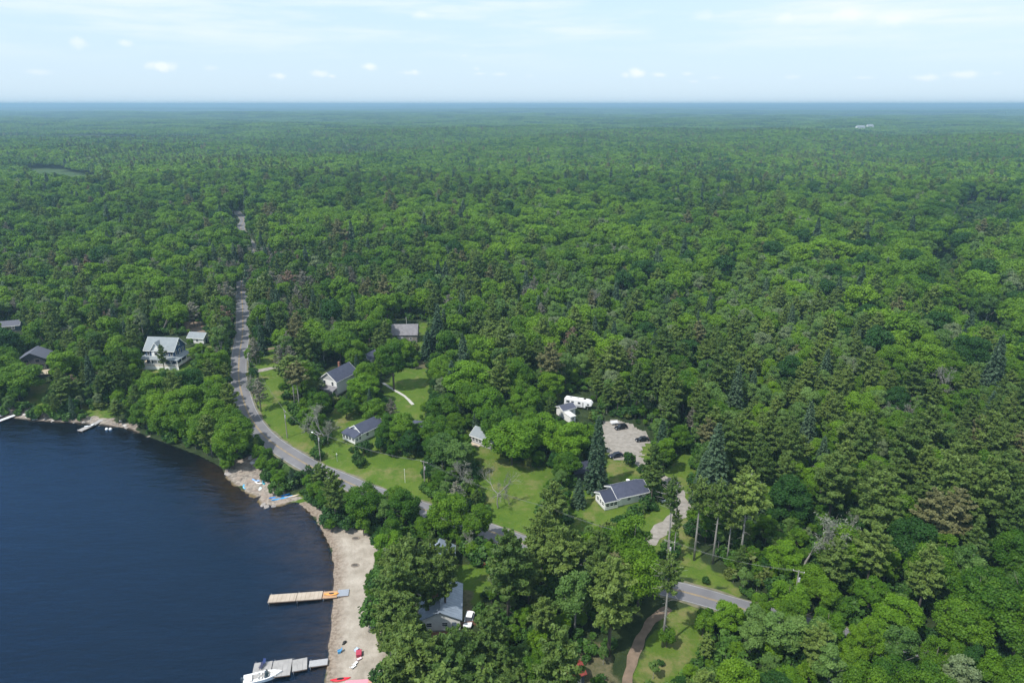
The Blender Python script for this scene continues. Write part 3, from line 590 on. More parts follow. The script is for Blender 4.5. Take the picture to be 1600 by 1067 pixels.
# dark roof under the spruce
h = site('dark_roofed_cabin', 913, 741, 18, 'cabin with near-black roof between the yellow-green maple and the spruce', 'cabin', .2); keep(913, 741, 7)
gable(h, 9, 6.2, 2.5, 1.6, W_DARK, mat('night_shingles', (.02,.024,.045), .8, noise=(.03,.034,.055)), over=.4, trim=None); window(h, 1, -3.1, 1, 1, 1, '-y'); door(h, -1, -3.1, 0, .9, 2, '-y')
# grey-roofed annex next to the camper
h = site('camper_annex', 884, 648, 32, 'small white annex with slate grey roof beside the camper trailer', 'shed', .2); keep(884, 648, 7)
gable(h, 5.4, 4.2, 2.9, .9, W_WHITE, mat('slate_shingles', (.06,.066,.10), .8, noise=(.08,.086,.12)), over=.35, trim=TRIM); door(h, 1.2, -2.1, 0, .9, 2, '-y', W_GREY)
q = MB(); q.box(-2.8, -.6, -6.6, -2.3, -.2, 2.2); q.build('wall', W_WHITE, h)
q = MB(); q.prism([(-3.0,-6.8,2.21),(-.4,-6.8,2.21),(-.4,-2.2,2.5),(-3.0,-2.2,2.5)], (0,0,.1)); q.build('roof', mat('pale_panel_roof', (.62,.61,.57), .6, noise=(.5,.5,.48)), h)
window(h, -1.7, -6.6, .8, .8, .9, '-y')
# bottom cottage with steel roof and its upper wing
h = site('steel_roofed_cottage', 690, 958, 3, 'white-fronted cottage with blue-grey steel roof behind the pines by the beach', 'cottage', .3); keep(690, 958, 10)
gable(h, 11, 8.6, 2.9, 2.0, W_WHITE, ROOFM, axis='y', over=.5, trim=None, seams=16)
for x in (-2.4, 1.0): window(h, x, -5.5, 1, 1.1, 1.0, '-y')
door(h, 3, -5.5, 0, .95, 2.0, '-y', W_SLATE)
q = MB(); q.box(-2.2,-.6, -.5, .9, 4.0, 5.3); q.build('chimney', BRICK, h)
q = MB(); q.box(-7, 9.5, -8.0, -5.6, -.5, -.25); q.build('deck', mat('brown_deck', (.22,.12,.075), .85, noise=(.16,.09,.055)), h)
h = site('steel_roofed_cottage', 686, 897, 3, 'second steel-roofed cottage with a white skylight nearer the road', 'cottage', .3); keep(686, 897, 10); keep(684, 870, 5)
gable(h, 13, 7.0, 3.0, 2.0, W_SLATE, ROOFM, axis='y', over=.5, trim=None, seams=18)
window(h, 3.5, -5, 1, 1.1, 1.1, '+x'); window(h, 3.5, 0, 1, 1.1, 1.1, '+x'); q = MB(); q.prism([(1.2,-4.6,4.75),(2.9,-4.6,3.8),(2.9,-3.2,3.8),(1.2,-3.2,4.75)], (0,0,.16)); q.build('skylight', TRIM, h)
# red-roofed shed
h = site('red_roofed_shed', 892, 1064, 24, 'dark blue shed with bright red roof at the bottom of the pines', 'shed', .3); keep(892, 1064, 6)
gable(h, 4.0, 3.4, 2.5, 1.0, W_SLATE, ROOFR, over=.4, trim=None); door(h, .9, -1.7, 0, .8, 1.9, '-y', W_WHITE); window(h, -.8, -1.7, 1, .8, .8, '-y')
# far houses beyond the forest
for (px, py, w, lab) in ((1343,206,34,'tiny pale farm building far off in the forest on the right'), (1358,204,26,'tiny white farmhouse far off right of the pale farm building')):
    h = site('farm_building', px, py, 10, lab, 'building', 0); gable(h, w, 16, 12, 7, W_WHITE, ROOFG, over=.8, trim=None, base=False)
    window(h, -w/4, -8, 3, 3, 3, '-y'); keep(px, py, 40)
    h.location.z += 5

# ---------------------------------------------------------------- vehicles
def car(px, py, rz, paint, label, kind='suv'):
    e = site('parked_car', px, py, rz, label, 'car', .1, 'parked cars')
    Lc, Wc = 4.7, 1.86
    zt, z0 = (1.68, .38) if kind == 'suv' else (1.46, .32)
    hood = .98 if kind == 'suv' else .86
    prof = [(-2.35,.5),(-2.33,.92),(-2.2,hood+.02),(-1.3,hood+.08),(1.05,hood+.04),(2.1,hood-.14),(2.33,.62),(2.3,.34),(-2.25,.34)]
    b = MB(); rings = []
    for y, s in ((-Wc/2, .93), (-Wc/2+.12, 1), (Wc/2-.12, 1), (Wc/2, .93)): rings.append([(x*(s if abs(x) > 2 else 1), y, .34+(z-.34)*(.96 if s < 1 else 1)) for x, z in prof])
    b.loft(rings); body = b.build('body', paint, e, bevel=.05)
    c = MB(); tail = -2.12 if kind == 'suv' else -1.75
    pc = [(tail,hood+.03),(tail+.32,zt-.06),(-.1,zt),(.45,zt-.07),(1.15,hood+.02)]
    c.loft([[(x, y, z if z < hood+.1 else z-dz) for x, z in pc] for y, dz in ((-Wc/2+.1,.55),(-Wc/2+.26,.0),(Wc/2-.26,.0),(Wc/2-.1,.55))])
    c.build('cabin_glass', mat('tinted_glass', (.012,.014,.018), .08, spec=.8), e)
    r = MB(); r.prism([(tail+.42,-Wc/2+.27,zt-.045),(.35,-Wc/2+.27,zt-.04),(.35,Wc/2-.27,zt-.04),(tail+.42,Wc/2-.27,zt-.045)], (0,0,.065)); r.build('roof_panel', paint, e, bevel=.02)
    for x in (-1.42, 1.42):
        for y in (-Wc/2+.06, Wc/2-.06):
            w = MB(); w.tube([(x, y-.11, .34), (x, y+.11, .34)], .34, 14); wo = w.build('wheel', mat('tyre', (.02,.02,.02), .9), e)
            w = MB(); s = 1 if y > 0 else -1; w.tube([(x, y+s*.1, .34), (x, y+s*.125, .34)], .21, 10); w.build('rim', mat('alloy', (.5,.5,.52), .3, .8), wo)
    for y in (-.66, .66):
        q = MB(); q.box(2.22, 2.345, y-.2, y+.2, .66, .8); q.build('headlight', mat('lamp_glass', (.7,.7,.72), .1), e)
        q = MB(); q.box(-2.36, -2.26, y-.16, y+.16, .76, .92); q.build('tail_light', mat('tail_red', (.35,.02,.02), .2), e)
    return e
BLK = mat('black_paint', (.008,.009,.014), .3, spec=.4); NAV = mat('navy_paint', (.010,.014,.032), .3, spec=.4); WHT = mat('white_paint', (.74,.75,.76), .25, coat=.5); SLV = mat('silver_paint', (.55,.6,.63), .25, .3, coat=.5)
car(970, 670, 202, BLK, 'black pickup-sized car parked nearest the white utility trailer', 'suv')
car(1003, 689, 192, BLK, 'black sedan parked at the right edge of the gravel yard', 'sedan')
car(962, 714, 200, NAV, 'dark navy sedan parked on the grass edge left of the small tree', 'sedan')
car(1032, 780, 110, SLV, 'pale silver car under the pines beside the gravel lane', 'suv')
car(733, 971, 262, WHT, 'white car behind the steel-roofed cottage by the beach', 'sedan')
# camper trailer (fifth wheel): long body with raised nose
e = site('camper_trailer', 904, 637, -22, 'long white camper trailer with rounded nose behind the gravel yard', 'camper', .1); keep(904, 637, 9); keep(892, 634, 6)
RVW = mat('camper_shell', (.80,.80,.80), .35, noise=(.74,.74,.75), scale=.8)
prof = [(-5.2,.75),(-5.35,1.2),(-5.3,3.35),(-5.0,3.6),(3.6,3.62),(4.6,3.35),(5.3,2.6),(5.25,1.9),(4.6,1.65),(3.0,1.6),(2.9,.75)]
b = MB(); b.loft([[(x*(.985 if a else 1), y, (z-2)*(.95 if a else 1)+2) for x, z in prof] for y, a in ((-1.25,1),(-1.1,0),(1.1,0),(1.25,1))]); b.build('body', RVW, e, bevel=.08)
for x in (-1.6, -.7): w = MB(); [w.tube([(x, y-.12, .42), (x, y+.12, .42)], .42, 14) for y in (-1.05, 1.05)]; w.build('wheel', MATS['tyre'], e)
for x, wd, hh in ((-3.8,1.2,.7),(-2.0,.9,.7),(.5,.9,.7),(3.9,.7,.5)): window(e, x, -1.25, 2.1, wd, hh, '-y', W_GREY, False)
door(e, 1.9, -1.25, .95, .7, 1.9, '-y', W_GREY)
for x, y in ((-3.2,.2),(-.4,-.1),(2.2,.3)): q = MB(); q.box(x-.45, x+.45, y-.35, y+.35, 3.6, 3.82); q.build('roof_vent', W_GREY if x < 2 else mat('vent_black', (.03,.03,.03), .5), e, bevel=.04)
q = MB(); q.box(-4.9, 1.2, -1.33, -1.26, 1.25, 1.4); q.build('stripe', mat('camper_stripe', (.12,.16,.22), .4), e)
for x in (3.6,): q = MB(); q.tube([(x,-.8,0),(x,-.8,1.6)], .06); q.tube([(x,.8,0),(x,.8,1.6)], .06); q.build('landing_leg', W_GREY, e)
# utility trailer + quad by the black car
e = site('utility_trailer', 960, 663, 15, 'small white utility trailer at the back of the gravel yard', 'trailer', .1)
q = MB(); q.box(-1.4, 1.4, -.8, .8, .55, .66); q.build('bed', WHT, e); q = MB(); q.box(-1.4,1.4,-.82,-.76,.66,1.05); q.box(-1.4,1.4,.76,.82,.66,1.05); q.box(-1.44,-1.38,-.76,.76,.66,1.05); q.build('side_rail', WHT, e)
q = MB(); q.tube([(1.4,-.5,.55),(2.5,0,.5)], .05); q.tube([(1.4,.5,.55),(2.5,0,.5)], .05); q.build('drawbar', W_GREY, e)
for y in (-.92,.92): q = MB(); q.tube([(0,y-.08,.32),(0,y+.08,.32)], .32, 12); q.build('wheel', MATS['tyre'], e)
e = site('round_satellite_tent', 925, 652, 0, 'pale covered grill with dark base between the camper and the spruce', 'grill', .1); e.name = 'covered_grill'
q = MB(); q.box(-.7,.7,-.45,.45,0,.8); q.build('cart', mat('grill_black', (.03,.03,.035), .5), e, bevel=.05)
q = MB(); q.loft([[( .85*s*math.cos(a), .6*s*math.sin(a), z) for a in np.linspace(0, 2*math.pi, 12, endpoint=False)] for s, z in ((1,.8),(1,1.15),(.8,1.4),(.35,1.5))]); q.build('cover', mat('pale_canvas', (.6,.56,.54), .8), e)

# ---------------------------------------------------------------- docks, boats and beach things
def dock(name, secs, label, boards, group='docks'):
    """secs: list of (centre px A, centre px B, width, z, material)"""
    p0 = at(*secs[0][0]); e = empty(name, (p0[0], p0[1], 0)); tag(e, label, 'dock', group)
    for (a, b, w, z, m) in secs:
        A = np.array([*proj_at(a, z)]); B = np.array([*proj_at(b, z)]); d = B-A; Ln = np.linalg.norm(d[:2]); ang = math.atan2(d[1], d[0])
        q = MB(); n = max(3, int(Ln/.19)); 
        for i in range(n):
            x0 = Ln*i/n; q.box(x0+.008, x0+Ln/n-.012, -w/2, w/2, -.02-(i % 3)*.004, .045+.006*((i*7) % 4), m=(0 if (i*13) % 5 else 1))
        o = q.build('deck_section', boards if m is None else m, e); o.location = (A[0]-p0[0], A[1]-p0[1], z); o.rotation_euler = (0, 0, ang)
        q = MB(); q.box(.02, Ln-.02, -w/2+.02, -w/2+.12, -.24, -.024); q.box(.02, Ln-.02, w/2-.12, w/2-.02, -.24, -.024); q.box(.05,.2,-w/2+.13,w/2-.13,-.22,-.03); q.box(Ln-.2,Ln-.05,-w/2+.13,w/2-.13,-.22,-.03); q.build('side_frame', mat('frame_timber', (.20,.13,.09), .9), o)
        q = MB(); 
        q.tube([(.3,-w/2-.07,-2),(.3,-w/2-.07,.3)], .045); q.build('dock_post', W_GREY, o)
        q = MB(); q.tube([(.3,w/2+.07,-2),(.3,w/2+.07,.3)], .045); q.build('dock_post', W_GREY, o)
    return e
def proj_at(p, z):
    d = px_dir(*p); t = (z-H)/d[2]; return d[0]*t, d[1]*t, z
NEWB = [mat('tan_boards', (.40,.33,.26), .85, noise=(.50,.43,.35), scale=.5), mat('tan_boards_dark', (.33,.26,.20), .85, noise=(.42,.36,.29), scale=.6)]
OLDB = [mat('grey_boards', (.40,.385,.375), .85, noise=(.29,.28,.27), scale=.6), mat('grey_boards_dark', (.27,.26,.255), .85, noise=(.36,.35,.34), scale=.7)]
RAMP = [mat('aluminium_ramp', (.38,.41,.46), .5, .2, noise=(.33,.36,.41)), mat('aluminium_ramp_dark', (.33,.36,.41), .5, .2)]
dock('long_dock', [((420,935),(463,932),2.7,.55,None),((463.6,932),(503.5,929),2.7,.57,None),((504.5,929.5),(527,927.5),2.4,.57,mat('orange_boards', (.42,.25,.14), .8, noise=(.50,.33,.20))),((527.5,926.5),(545,925),2.3,.62,RAMP[0])], 'long tan board dock with orange end section and grey ramp onto the sand', NEWB)
dock('grey_dock', [((395,1048),(424,1044),4.2,.5,None),((425,1045),(455,1041),4.4,.52,None),((456.5,1040),(480,1035.5),3.2,.55,None),((483,1037),(512,1033),1.7,.58,W_GREY)], 'weathered grey dock in four sections beside the white motorboat', OLDB)
dock('stone_shore_dock', [((124,673),(148,662),2.2,.5,None),((148,662),(160,655),1.8,.6,None)], 'short pale dock reaching from rocks below the blue house', OLDB)
dock('white_dock', [((-14,662),(27,647),1.7,.5,WHT)], 'narrow white dock at the left edge of the far shore', OLDB)

def kayak(name, px, py, rz, L, W, m, label, z=None, cat='kayak', seat=True, board=False, group=None):
    p = at(px, py); zz = p[2]+.04 if z is None else z
    if z is not None: p = proj_at((px, py), z)
    e = empty(name, (p[0], p[1], zz), R(rz)); tag(e, label, cat, group)
    q = MB(); rings = []; hh = .09 if board else .3
    for t in np.linspace(-1, 1, 15):
        w = W/2*max(.03, (1-abs(t)**2.4)); x = t*L/2; rk = .16*abs(t)**3
        rings.append([(x, -w, hh*.55+rk), (x, -w*.6, .02+rk), (x, w*.6, .02+rk), (x, w, hh*.55+rk), (x, w*.55, hh+rk), (x, -w*.55, hh+rk)])
    q.loft(rings); q.build('hull', m, e, smooth=False)
    if seat:
        q = MB(); q.loft([[(x, y*s, z_) for x, y, z_ in ((-.1*L-s*0,0,0),)] for s in (1,)], cap=False) if False else None
        q.loft([[(.17*L*math.cos(a)*s, W*.27*math.sin(a)*s, hh+dz) for a in np.linspace(0, 2*math.pi, 14, endpoint=False)] for s, dz in ((1.12,.0),(1.12,.04),(.95,.045),(.9,.012))]); q.build('cockpit', mat('cockpit_black', (.02,.02,.022), .6), e)
    elif board:
        q = MB(); q.box(-.1*L, .25*L, -W*.3, W*.3, hh+.004, hh+.018); q.build('deck_pad', mat('deck_pad', (.45,.62,.66), .8), e)
    return e
kayak('kayak', 518, 928.5, 6, 3.4, .85, mat('orange_plastic', (.75,.24,.05), .4, noise=(.8,.42,.08)), 'orange kayak lying on the tan dock near the sand', z=.66)
kayak('kayak', 532, 1062, 10, 4.0, .95, mat('red_plastic', (.72,.02,.04), .35), 'bright red kayak on the sand at the bottom of the beach')
kayak('paddleboard', 382, 761, -62, 3.2, .95, mat('sky_blue_plastic', (.05,.36,.62), .35), 'blue and white paddleboard at the waterline, furthest left on the rock', cat='paddleboard', seat=False, board=True)
kayak('paddleboard', 407, 763, 95, 3.2, .9, WHT, 'plain white paddleboard standing out on the rock right of the blue one', cat='paddleboard', seat=False, board=True)
kayak('kayak', 400, 751, -20, 3.0, .8, mat('pale_blue_plastic', (.22,.42,.75), .4), 'pale blue kayak on the rock above the white paddleboard')
kayak('kayak', 404, 755, -20, 2.8, .8, mat('white_red_plastic', (.75,.70,.70), .4), 'whitish kayak lying against the pale blue kayak')
kayak('kayak', 412, 755, -60, 2.6, .8, mat('turquoise_plastic', (.04,.40,.52), .4), 'turquoise kayak at the right end of the boats on the rock')
kayak('canoe', 437, 776, 25, 6.0, .9, mat('royal_blue_plastic', (.02,.22,.62), .4), 'long royal blue canoe on the grass below the yellow bush', cat='canoe', seat=False)
kayak('canoe', 441, 779, 25, 6.0, .8, mat('mid_blue_plastic', (.03,.30,.66), .4), 'second blue canoe in front of the royal blue one', cat='canoe', seat=False)
kayak('kayak', 456, 776, 20, 4.2, .7, mat('sand_plastic', (.58,.48,.38), .5), 'sand coloured kayak beyond the tip of the blue canoes', seat=False)
kayak('rowing_boat', 140, 665.5, 38, 3.2, 1.2, WHT, 'white rowing boat pulled onto the short pale dock', z=.62, cat='boat')
# pink beach canoe / float bench
e = site('wooden_raft', 560, 1066, 5, 'faded pink raft with timber end at the bottom of the beach', 'raft', .05)
q = MB(); q.box(-2.6, 2.0, -.55, .55, 0, .22); q.build('float', mat('faded_pink', (.62,.25,.32), .6, noise=(.68,.33,.38)), e, bevel=.05); q = MB(); q.box(2.01, 3.2, -.62, .62, 0, .28); q.build('end_board', mat('orange_timber', (.5,.28,.2), .8), e, bevel=.03)
# motorboat
def motorboat():
    px, py = 411, 1058; p = proj_at((px, py), .2); e = empty('motorboat', (p[0], p[1], 0), R(17)); tag(e, 'white open motorboat moored at the outer end of the grey dock', 'motorboat')
    Lb, Wb = 7.4, 2.5; q = MB(); rings = []
    for t in np.linspace(0, 1, 17):
        x = -Lb/2 + t*Lb; w = Wb/2*(1 if t < .45 else max(.04, 1-((t-.45)/.55)**2.3)); g = .72+.28*t**2; k = -.35+.55*max(0, (t-.6)/.4)**2
        rings.append([(x, -w, g), (x, -w*.86, .08+k*.3), (x, 0, k), (x, w*.86, .08+k*.3), (x, w, g), (x, w*.86, g+.05), (x, w*.8, g-.02), (x, w*.74, g-.3 if .08 < t < .9 else g), (x, -w*.74, g-.3 if .08 < t < .9 else g), (x, -w*.8, g-.02), (x, -w*.86, g+.05)])
    q.loft(rings); q.build('hull', mat('gelcoat', (.80,.80,.79), .2, coat=.4), e)
    sm = mat('boat_seat', (.62,.60,.57), .6); dk_ = mat('boat_dark', (.05,.07,.09), .4)
    for x, y in ((-.4,-.55),(-.4,.55)):
        s = MB(); s.box(x-.3, x+.3, y-.28, y+.28, .5, .82); s.box(x-.42, x-.3, y-.28, y+.28, .5, 1.25); s.build('seat', sm, e, bevel=.05)
        c = MB(); c.box(x+.75, x+1.3, y-.35, y+.35, .5, 1.02); c.build('console', dk_, e, bevel=.05)
    s = MB(); s.box(-2.6,-2.0,-.85,.85,.5,.85); s.build('stern_bench', sm, e, bevel=.06)
    for y in (-.6,.6): s = MB(); s.box(1.5,2.6,y-.2,y+.2,.5,.86); s.build('bow_seat', sm, e, bevel=.06)
    w = MB(); w.prism([(.95,-.95,1.0),(1.25,0,1.0),(.95,.95,1.0),(.6,.9,1.5),(.85,0,1.5),(.6,-.9,1.5)], (-.03,0,.01)); w.build('windshield', mat('smoked_glass', (.05,.08,.09), .1), e)
    m = MB(); m.box(-4.15,-3.72,-.25,.25,.3,1.25); m.box(-4.05,-3.85,-.1,.1,-.6,.29); m.build('outboard_motor', dk_, e, bevel=.08)
motorboat()
for i, (px, py) in enumerate(((412,1038),(408,1044))):
    p = proj_at((px, py), .57); e = empty('deck_chair', (p[0], p[1], .57), R(-100)); tag(e, ('dark blue deck chair on the outer end of the grey dock, farther from the boat', 'dark deck chair on the grey dock right beside the motorboat')[i], 'chair', 'dock chairs')
    cm = mat('navy_plastic', (.03,.05,.16), .5) if i == 0 else mat('dark_plastic', (.04,.045,.09), .5)
    q = MB(); q.box(-.3,.3,-.28,.28,.34,.4); q.build('seat', cm, e); q = MB(); q.prism([(-.3,-.28,.4),(-.3,.28,.4),(-.62,.28,1.05),(-.62,-.28,1.05)], (-.05,0,0)); q.build('backrest', cm, e)
    for y in (-.33,.3): q = MB(); q.box(-.35,.35,y,y+.07,.55,.6); q.build('armrest', cm, e)
    for x in (-.28,.24):
        for y in (-.27,.22): q = MB(); q.box(x,x+.06,y,y+.06,0,.34); q.build('leg', cm, e)
def beach_chair(px, py, rz, m, label):
    e = site('beach_chair', px, py, rz, label, 'chair', .02)
    q = MB(); q.box(-.32,.32,-.3,.3,.3,.36); q.build('seat', m, e); q = MB(); q.prism([(-.32,-.3,.36),(-.32,.3,.36),(-.65,.3,.95),(-.65,-.3,.95)], (-.05,0,0)); q.build('backrest', m, e)
    for y in (-.36,.32): q = MB(); q.box(-.32,.3,y,y+.05,.0,.55); q.build('side_frame', m, e)
beach_chair(530, 1019, 200, mat('teal_fabric', (.07,.25,.45), .7), 'teal blue chair alone on the sand by the waterline')
beach_chair(557, 1016, 150, mat('pale_blue_fabric', (.45,.55,.68), .7), 'pale blue chair at the top of the row of beach things')
e = site('cooler_box', 561, 1023, 10, 'dark red cooler box standing on the sand', 'cooler', .02)
q = MB(); q.box(-.55,.55,-.7,.7,0,.7); q.build('body', mat('maroon_plastic', (.30,.03,.06), .5), e, bevel=.05); q = MB(); q.box(-.58,.58,-.73,.73,.7,.8); q.build('lid', mat('red_lid', (.42,.05,.09), .5), e, bevel=.03)
for i, (px, py, rz, lab) in enumerate(((562,1030,40,'pale pink folded lounger just below the red cooler'),(556,1037,60,'white lounger in the middle of the beach row'),(553,1042,50,'white lounger with dark frame lowest in the beach row'))):
    e = site('beach_lounger', px, py, rz, lab, 'lounger', .02, 'white loungers on the sand'); m_ = mat('pink_white_fabric', (.72,.58,.60), .7) if i == 0 else mat('white_fabric', (.78,.78,.78), .7)
    q = MB(); q.box(-.55,.45,-.26,.26,.26,.32); q.build('seat', m_, e); q = MB(); q.prism([(-.55,-.26,.32),(-.55,.26,.32),(-.95,.26,.7),(-.95,-.26,.7)], (-.05,0,0)); q.build('backrest', m_, e)
    for x in (-.5,.36): q = MB(); q.box(x,x+.05,-.26,.26,0,.26); q.build('leg', MATS['grill_black'], e)
def rock_obj(name, px, py, s, m, label, group=None, sq=(1,1,.6), seed=0, cat='rock'):
    r_ = np.random.default_rng(seed); v, f = icos(2); n = np.zeros(len(v))
    for _ in range(10): d = r_.normal(size=3); d /= np.linalg.norm(d); c = r_.uniform(.45,.85); dd = v @ d; v = v - np.outer(np.maximum(dd-c, 0), d)
    v = v*np.array(sq)*s; o = bpy.data.objects.new(name, np_mesh(name, v, f, [m])); p = at(px, py); o.location = (p[0], p[1], p[2]+.12*s); o.rotation_euler = (0,0,r_.uniform(0,6.28)); COL.objects.link(o); tag(o, label, cat, group); return o
ROCKM = mat('granite', (.36,.32,.29), .85, noise=(.22,.20,.185), bump=.6, scale=1.2); ROCKL = mat('pale_granite', (.52,.49,.46), .85, noise=(.38,.35,.33), bump=.6, scale=1.2)
rock_obj('driftwood_lump', 538, 1005, .7, mat('charred_wood', (.03,.028,.025), .9), 'small black charred lump on the sand above the teal chair', sq=(1,.7,.8), seed=3, cat='log')
# fire pits
for px, py, lab in ((555,883,'round dark fire pit in the middle of the beach'),(556,841,'old fire pit ring near the top of the beach')):
    e = site('fire_pit', px, py, 0, lab, 'fire pit', .02, 'fire pits'); q = MB()
    q.loft([[(r_*1.15*math.cos(a), r_*.75*math.sin(a), z) for a in np.linspace(0, 2*math.pi, 16, endpoint=False)] for r_, z in ((1.0,0),(.95,.16),(.72,.16),(.66,.03))], cap=True); q.build('stone_ring', mat('pit_stones', (.16,.13,.10), .9, noise=(.26,.22,.18)), e)
    q = MB(); q.tube([(0,0,.01),(0,0,.06)], .66, 14); q.build('ash_bed', mat('ash', (.09,.08,.07), .95), e)
r_ = random.Random(4); k = 0
for i in range(46):
    px = r_.uniform(-10, 215); py = 640 + 24*max(0,(px+10))/225 + r_.uniform(-3.5, 9); big = px < 62 and i % 3 == 0
    rock_obj('boulder', px, py, r_.uniform(.5,1.1)*(1.7 if big else 1), ROCKL if (big or i % 4 == 0) else ROCKM, ('large pale angular boulder on the far left shore' if big else 'grey-brown boulder at the waterline below the shore cottages'), 'boulders along the far shore', (1,.8,.62), 50+i)
for i, (px, py, s) in enumerate(((357,741,1.2),(398,722,2.0),(404,719,1.3),(411,789,1.0),(417,792,1.2),(428,791,.9),(392,716,1.4))):
    rock_obj('boulder', px, py, s, (ROCKL if i in (1,2,6) else ROCKM), ('rough boulder at the water edge of the bare rock point','pale slab boulder under the road at the top of the rock point')[i in (1,2,6)], 'boulders on the rock point', (1.3,.9,.5), 130+i)
for px, py, lab in ((167,671,'white mooring buoy left of its twin below the blue house'),(173,671,'white mooring buoy right of its twin below the blue house')):
    p = proj_at((px, py), 0); e = empty('buoy', p); tag(e, lab, 'buoy', 'twin buoys'); q = MB()
    q.loft([[(r__*math.cos(a), r__*math.sin(a), z) for a in np.linspace(0, 2*math.pi, 12, endpoint=False)] for r__, z in ((.25,-.3),(.55,0),(.6,.25),(.45,.55),(.12,.7))]); q.build('float', WHT, e, smooth=True); q = MB(); q.tube([(0,0,.7),(0,0,.95)], .06); q.build('ring', W_GREY, e)
# teal play table on the lawn
e = site('play_table', 907, 789, 20, 'teal plastic play table on the lawn left of the bungalow', 'table', .02); TEAL = mat('teal_plastic', (.03,.50,.42), .4)
q = MB(); q.box(-1.0,1.0,-.55,.55,.55,.68); q.build('tabletop', TEAL, e, bevel=.04); q = MB(); q.box(-1.0,1.0,-1.05,-.72,.3,.38); q.box(-1.0,1.0,.72,1.05,.3,.38); q.build('bench', TEAL, e, bevel=.03)
for x in (-.8,.7): q = MB(); q.box(x,x+.1,-.95,.95,.2,.3); q.box(x,x+.1,-.1,.1,0,.55); q.build('leg', TEAL, e)
for px, py, lab in ((937,762,'small white garden table at the left corner of the bungalow'),(981,753,'small white garden table behind the bungalow roof')):
    e = site('garden_table', px, py, 0, lab, 'table', .02); q = MB(); q.tube([(0,0,.7),(0,0,.76)], .6, 14); q.build('tabletop', TRIM, e); q = MB(); q.tube([(0,0,0),(0,0,.7)], .07); q.build('leg', TRIM, e)
# storage tank and fence in the cottage back yard, firewood, low brick-red fence
e = site('hot_tub', 712, 929, 4, 'round black hot tub behind the steel-roofed cottage', 'hot tub', .1)
q = MB(); q.tube([(0,0,0),(0,0,.85)], 1.5, 20); q.build('shell', mat('tub_black', (.02,.02,.025), .5), e); q = MB(); q.tube([(0,0,.86),(0,0,.96)], 1.56, 20); q.build('cover', mat('tub_cover', (.035,.035,.04), .6), e)
def fence(name, pts, hgt, m, label, spacing=2.2, boards=True):
    P = [at(*p) for p in pts]; e = empty(name, P[0]); tag(e, label, 'fence')
    for a, b in zip(P[:-1], P[1:]):
        L_ = np.linalg.norm((b-a)[:2]); n = max(1, int(L_/spacing)); ang = math.atan2(b[1]-a[1], b[0]-a[0]); o = MB(); 
        for i in range(int(L_/.16)): x = i*.16; zz = (b[2]-a[2])*x/L_; o.box(x, x+.135, -.02, .02, zz-.1, zz+hgt) if boards else None
        for hh in (.3, hgt-.25): o.prism([(0,-.06,hh),(0,-.021,hh),(0,-.021,hh+.1),(0,-.06,hh+.1)], (L_,0,(b[2]-a[2])))
        f = o.build('fence_panel', m, e); f.location = tuple(a-P[0]); f.rotation_euler = (0,0,ang)
        for i in range(n+1): q = MB(); x = L_*i/n; q.box(x-.06,x+.06,-.18,-.06,-.3,hgt+.12); w = q.build('post', m, e); w.location = tuple(a-P[0]+np.array([0,0,(b[2]-a[2])*i/n])); w.rotation_euler = (0,0,ang)
fence('board_fence', [(719,921),(720,941),(719,948)], 1.5, mat('orange_fence', (.45,.24,.11), .8, noise=(.55,.32,.16)), 'orange-brown board fence beside the black hot tub')
fence('board_fence', [(671,984),(700,982),(725,978),(745,976)], 1.2, mat('brown_fence', (.30,.16,.11), .8, noise=(.22,.12,.08)), 'low brown board fence below the white car')
fence('board_fence', [(752,884),(768,888)], 1.3, mat('red_fence', (.38,.12,.08), .8, noise=(.28,.09,.06)), 'short red-brown board fence near the road behind the cottages')
# utility poles and cables
POLEM = mat('pole_wood', (.30,.28,.25), .9, noise=(.20,.185,.165), scale=3)
def pole(px, py, hgt, rz, label, lamp=False, arm=True):
    p = at(px, py); e = empty('utility_pole', p, R(rz)); tag(e, label, 'utility pole', 'utility poles along the road')
    q = MB(); q.tube([(0,0,-.5),(0,0,hgt)], [.19,.12], 10); q.build('pole', POLEM, e)
    if arm:
        q = MB(); q.box(-1.2,1.2,.13,.24,hgt-.55,hgt-.42); q.build('crossarm', POLEM, e)
        for x in (-1.1,0,1.1): q = MB(); q.tube([(x,.18,hgt-.42),(x,.18,hgt-.2)], .06, 8); q.build('insulator', TRIM, e)
    q = MB(); q.tube([(.32,0,hgt-2.9),(.32,0,hgt-1.9)], .22, 10); q.build('transformer', W_GREY, e)
    if lamp: q = MB(); q.tube([(0,0,hgt-1.2),(-1.6,-.2,hgt-.8),(-2.3,-.3,hgt-.8)], .05); a = q.build('lamp_arm', W_GREY, e); q = MB(); q.box(-3.0,-2.2,-.48,-.12,hgt-.9,hgt-.72); q.build('lamp_head', TRIM, a, bevel=.04)
    return [np.array(p)+np.array([math.cos(R(rz))*x - math.sin(R(rz))*.18, math.sin(R(rz))*x + math.cos(R(rz))*.18, hgt-.2]) for x in (-1.1,0,1.1)]
T1 = pole(449, 684, 10.5, -52, 'pale utility pole on the grass nearest the road bend')
T2 = pole(501, 721, 10.5, -40, 'utility pole with street lamp arm in front of the white bare tree', True)
T3 = pole(664, 764, 9.5, -25, 'short utility pole on the lawn below the navy roof cottage')
T4 = pole(858, 850, 11, -22, 'utility pole half hidden by the pines below the big lawn')
T5 = pole(1041, 905, 11, -22, 'utility pole where the gravel lane meets the road')
T6 = pole(1238, 955, 11, -22, 'utility pole among the trees right of the visible road')
T0 = pole(392, 592, 11, -85, 'utility pole in the grey trees right of the far road stretch')
CABM = mat('cable', (.12,.125,.13), .6)
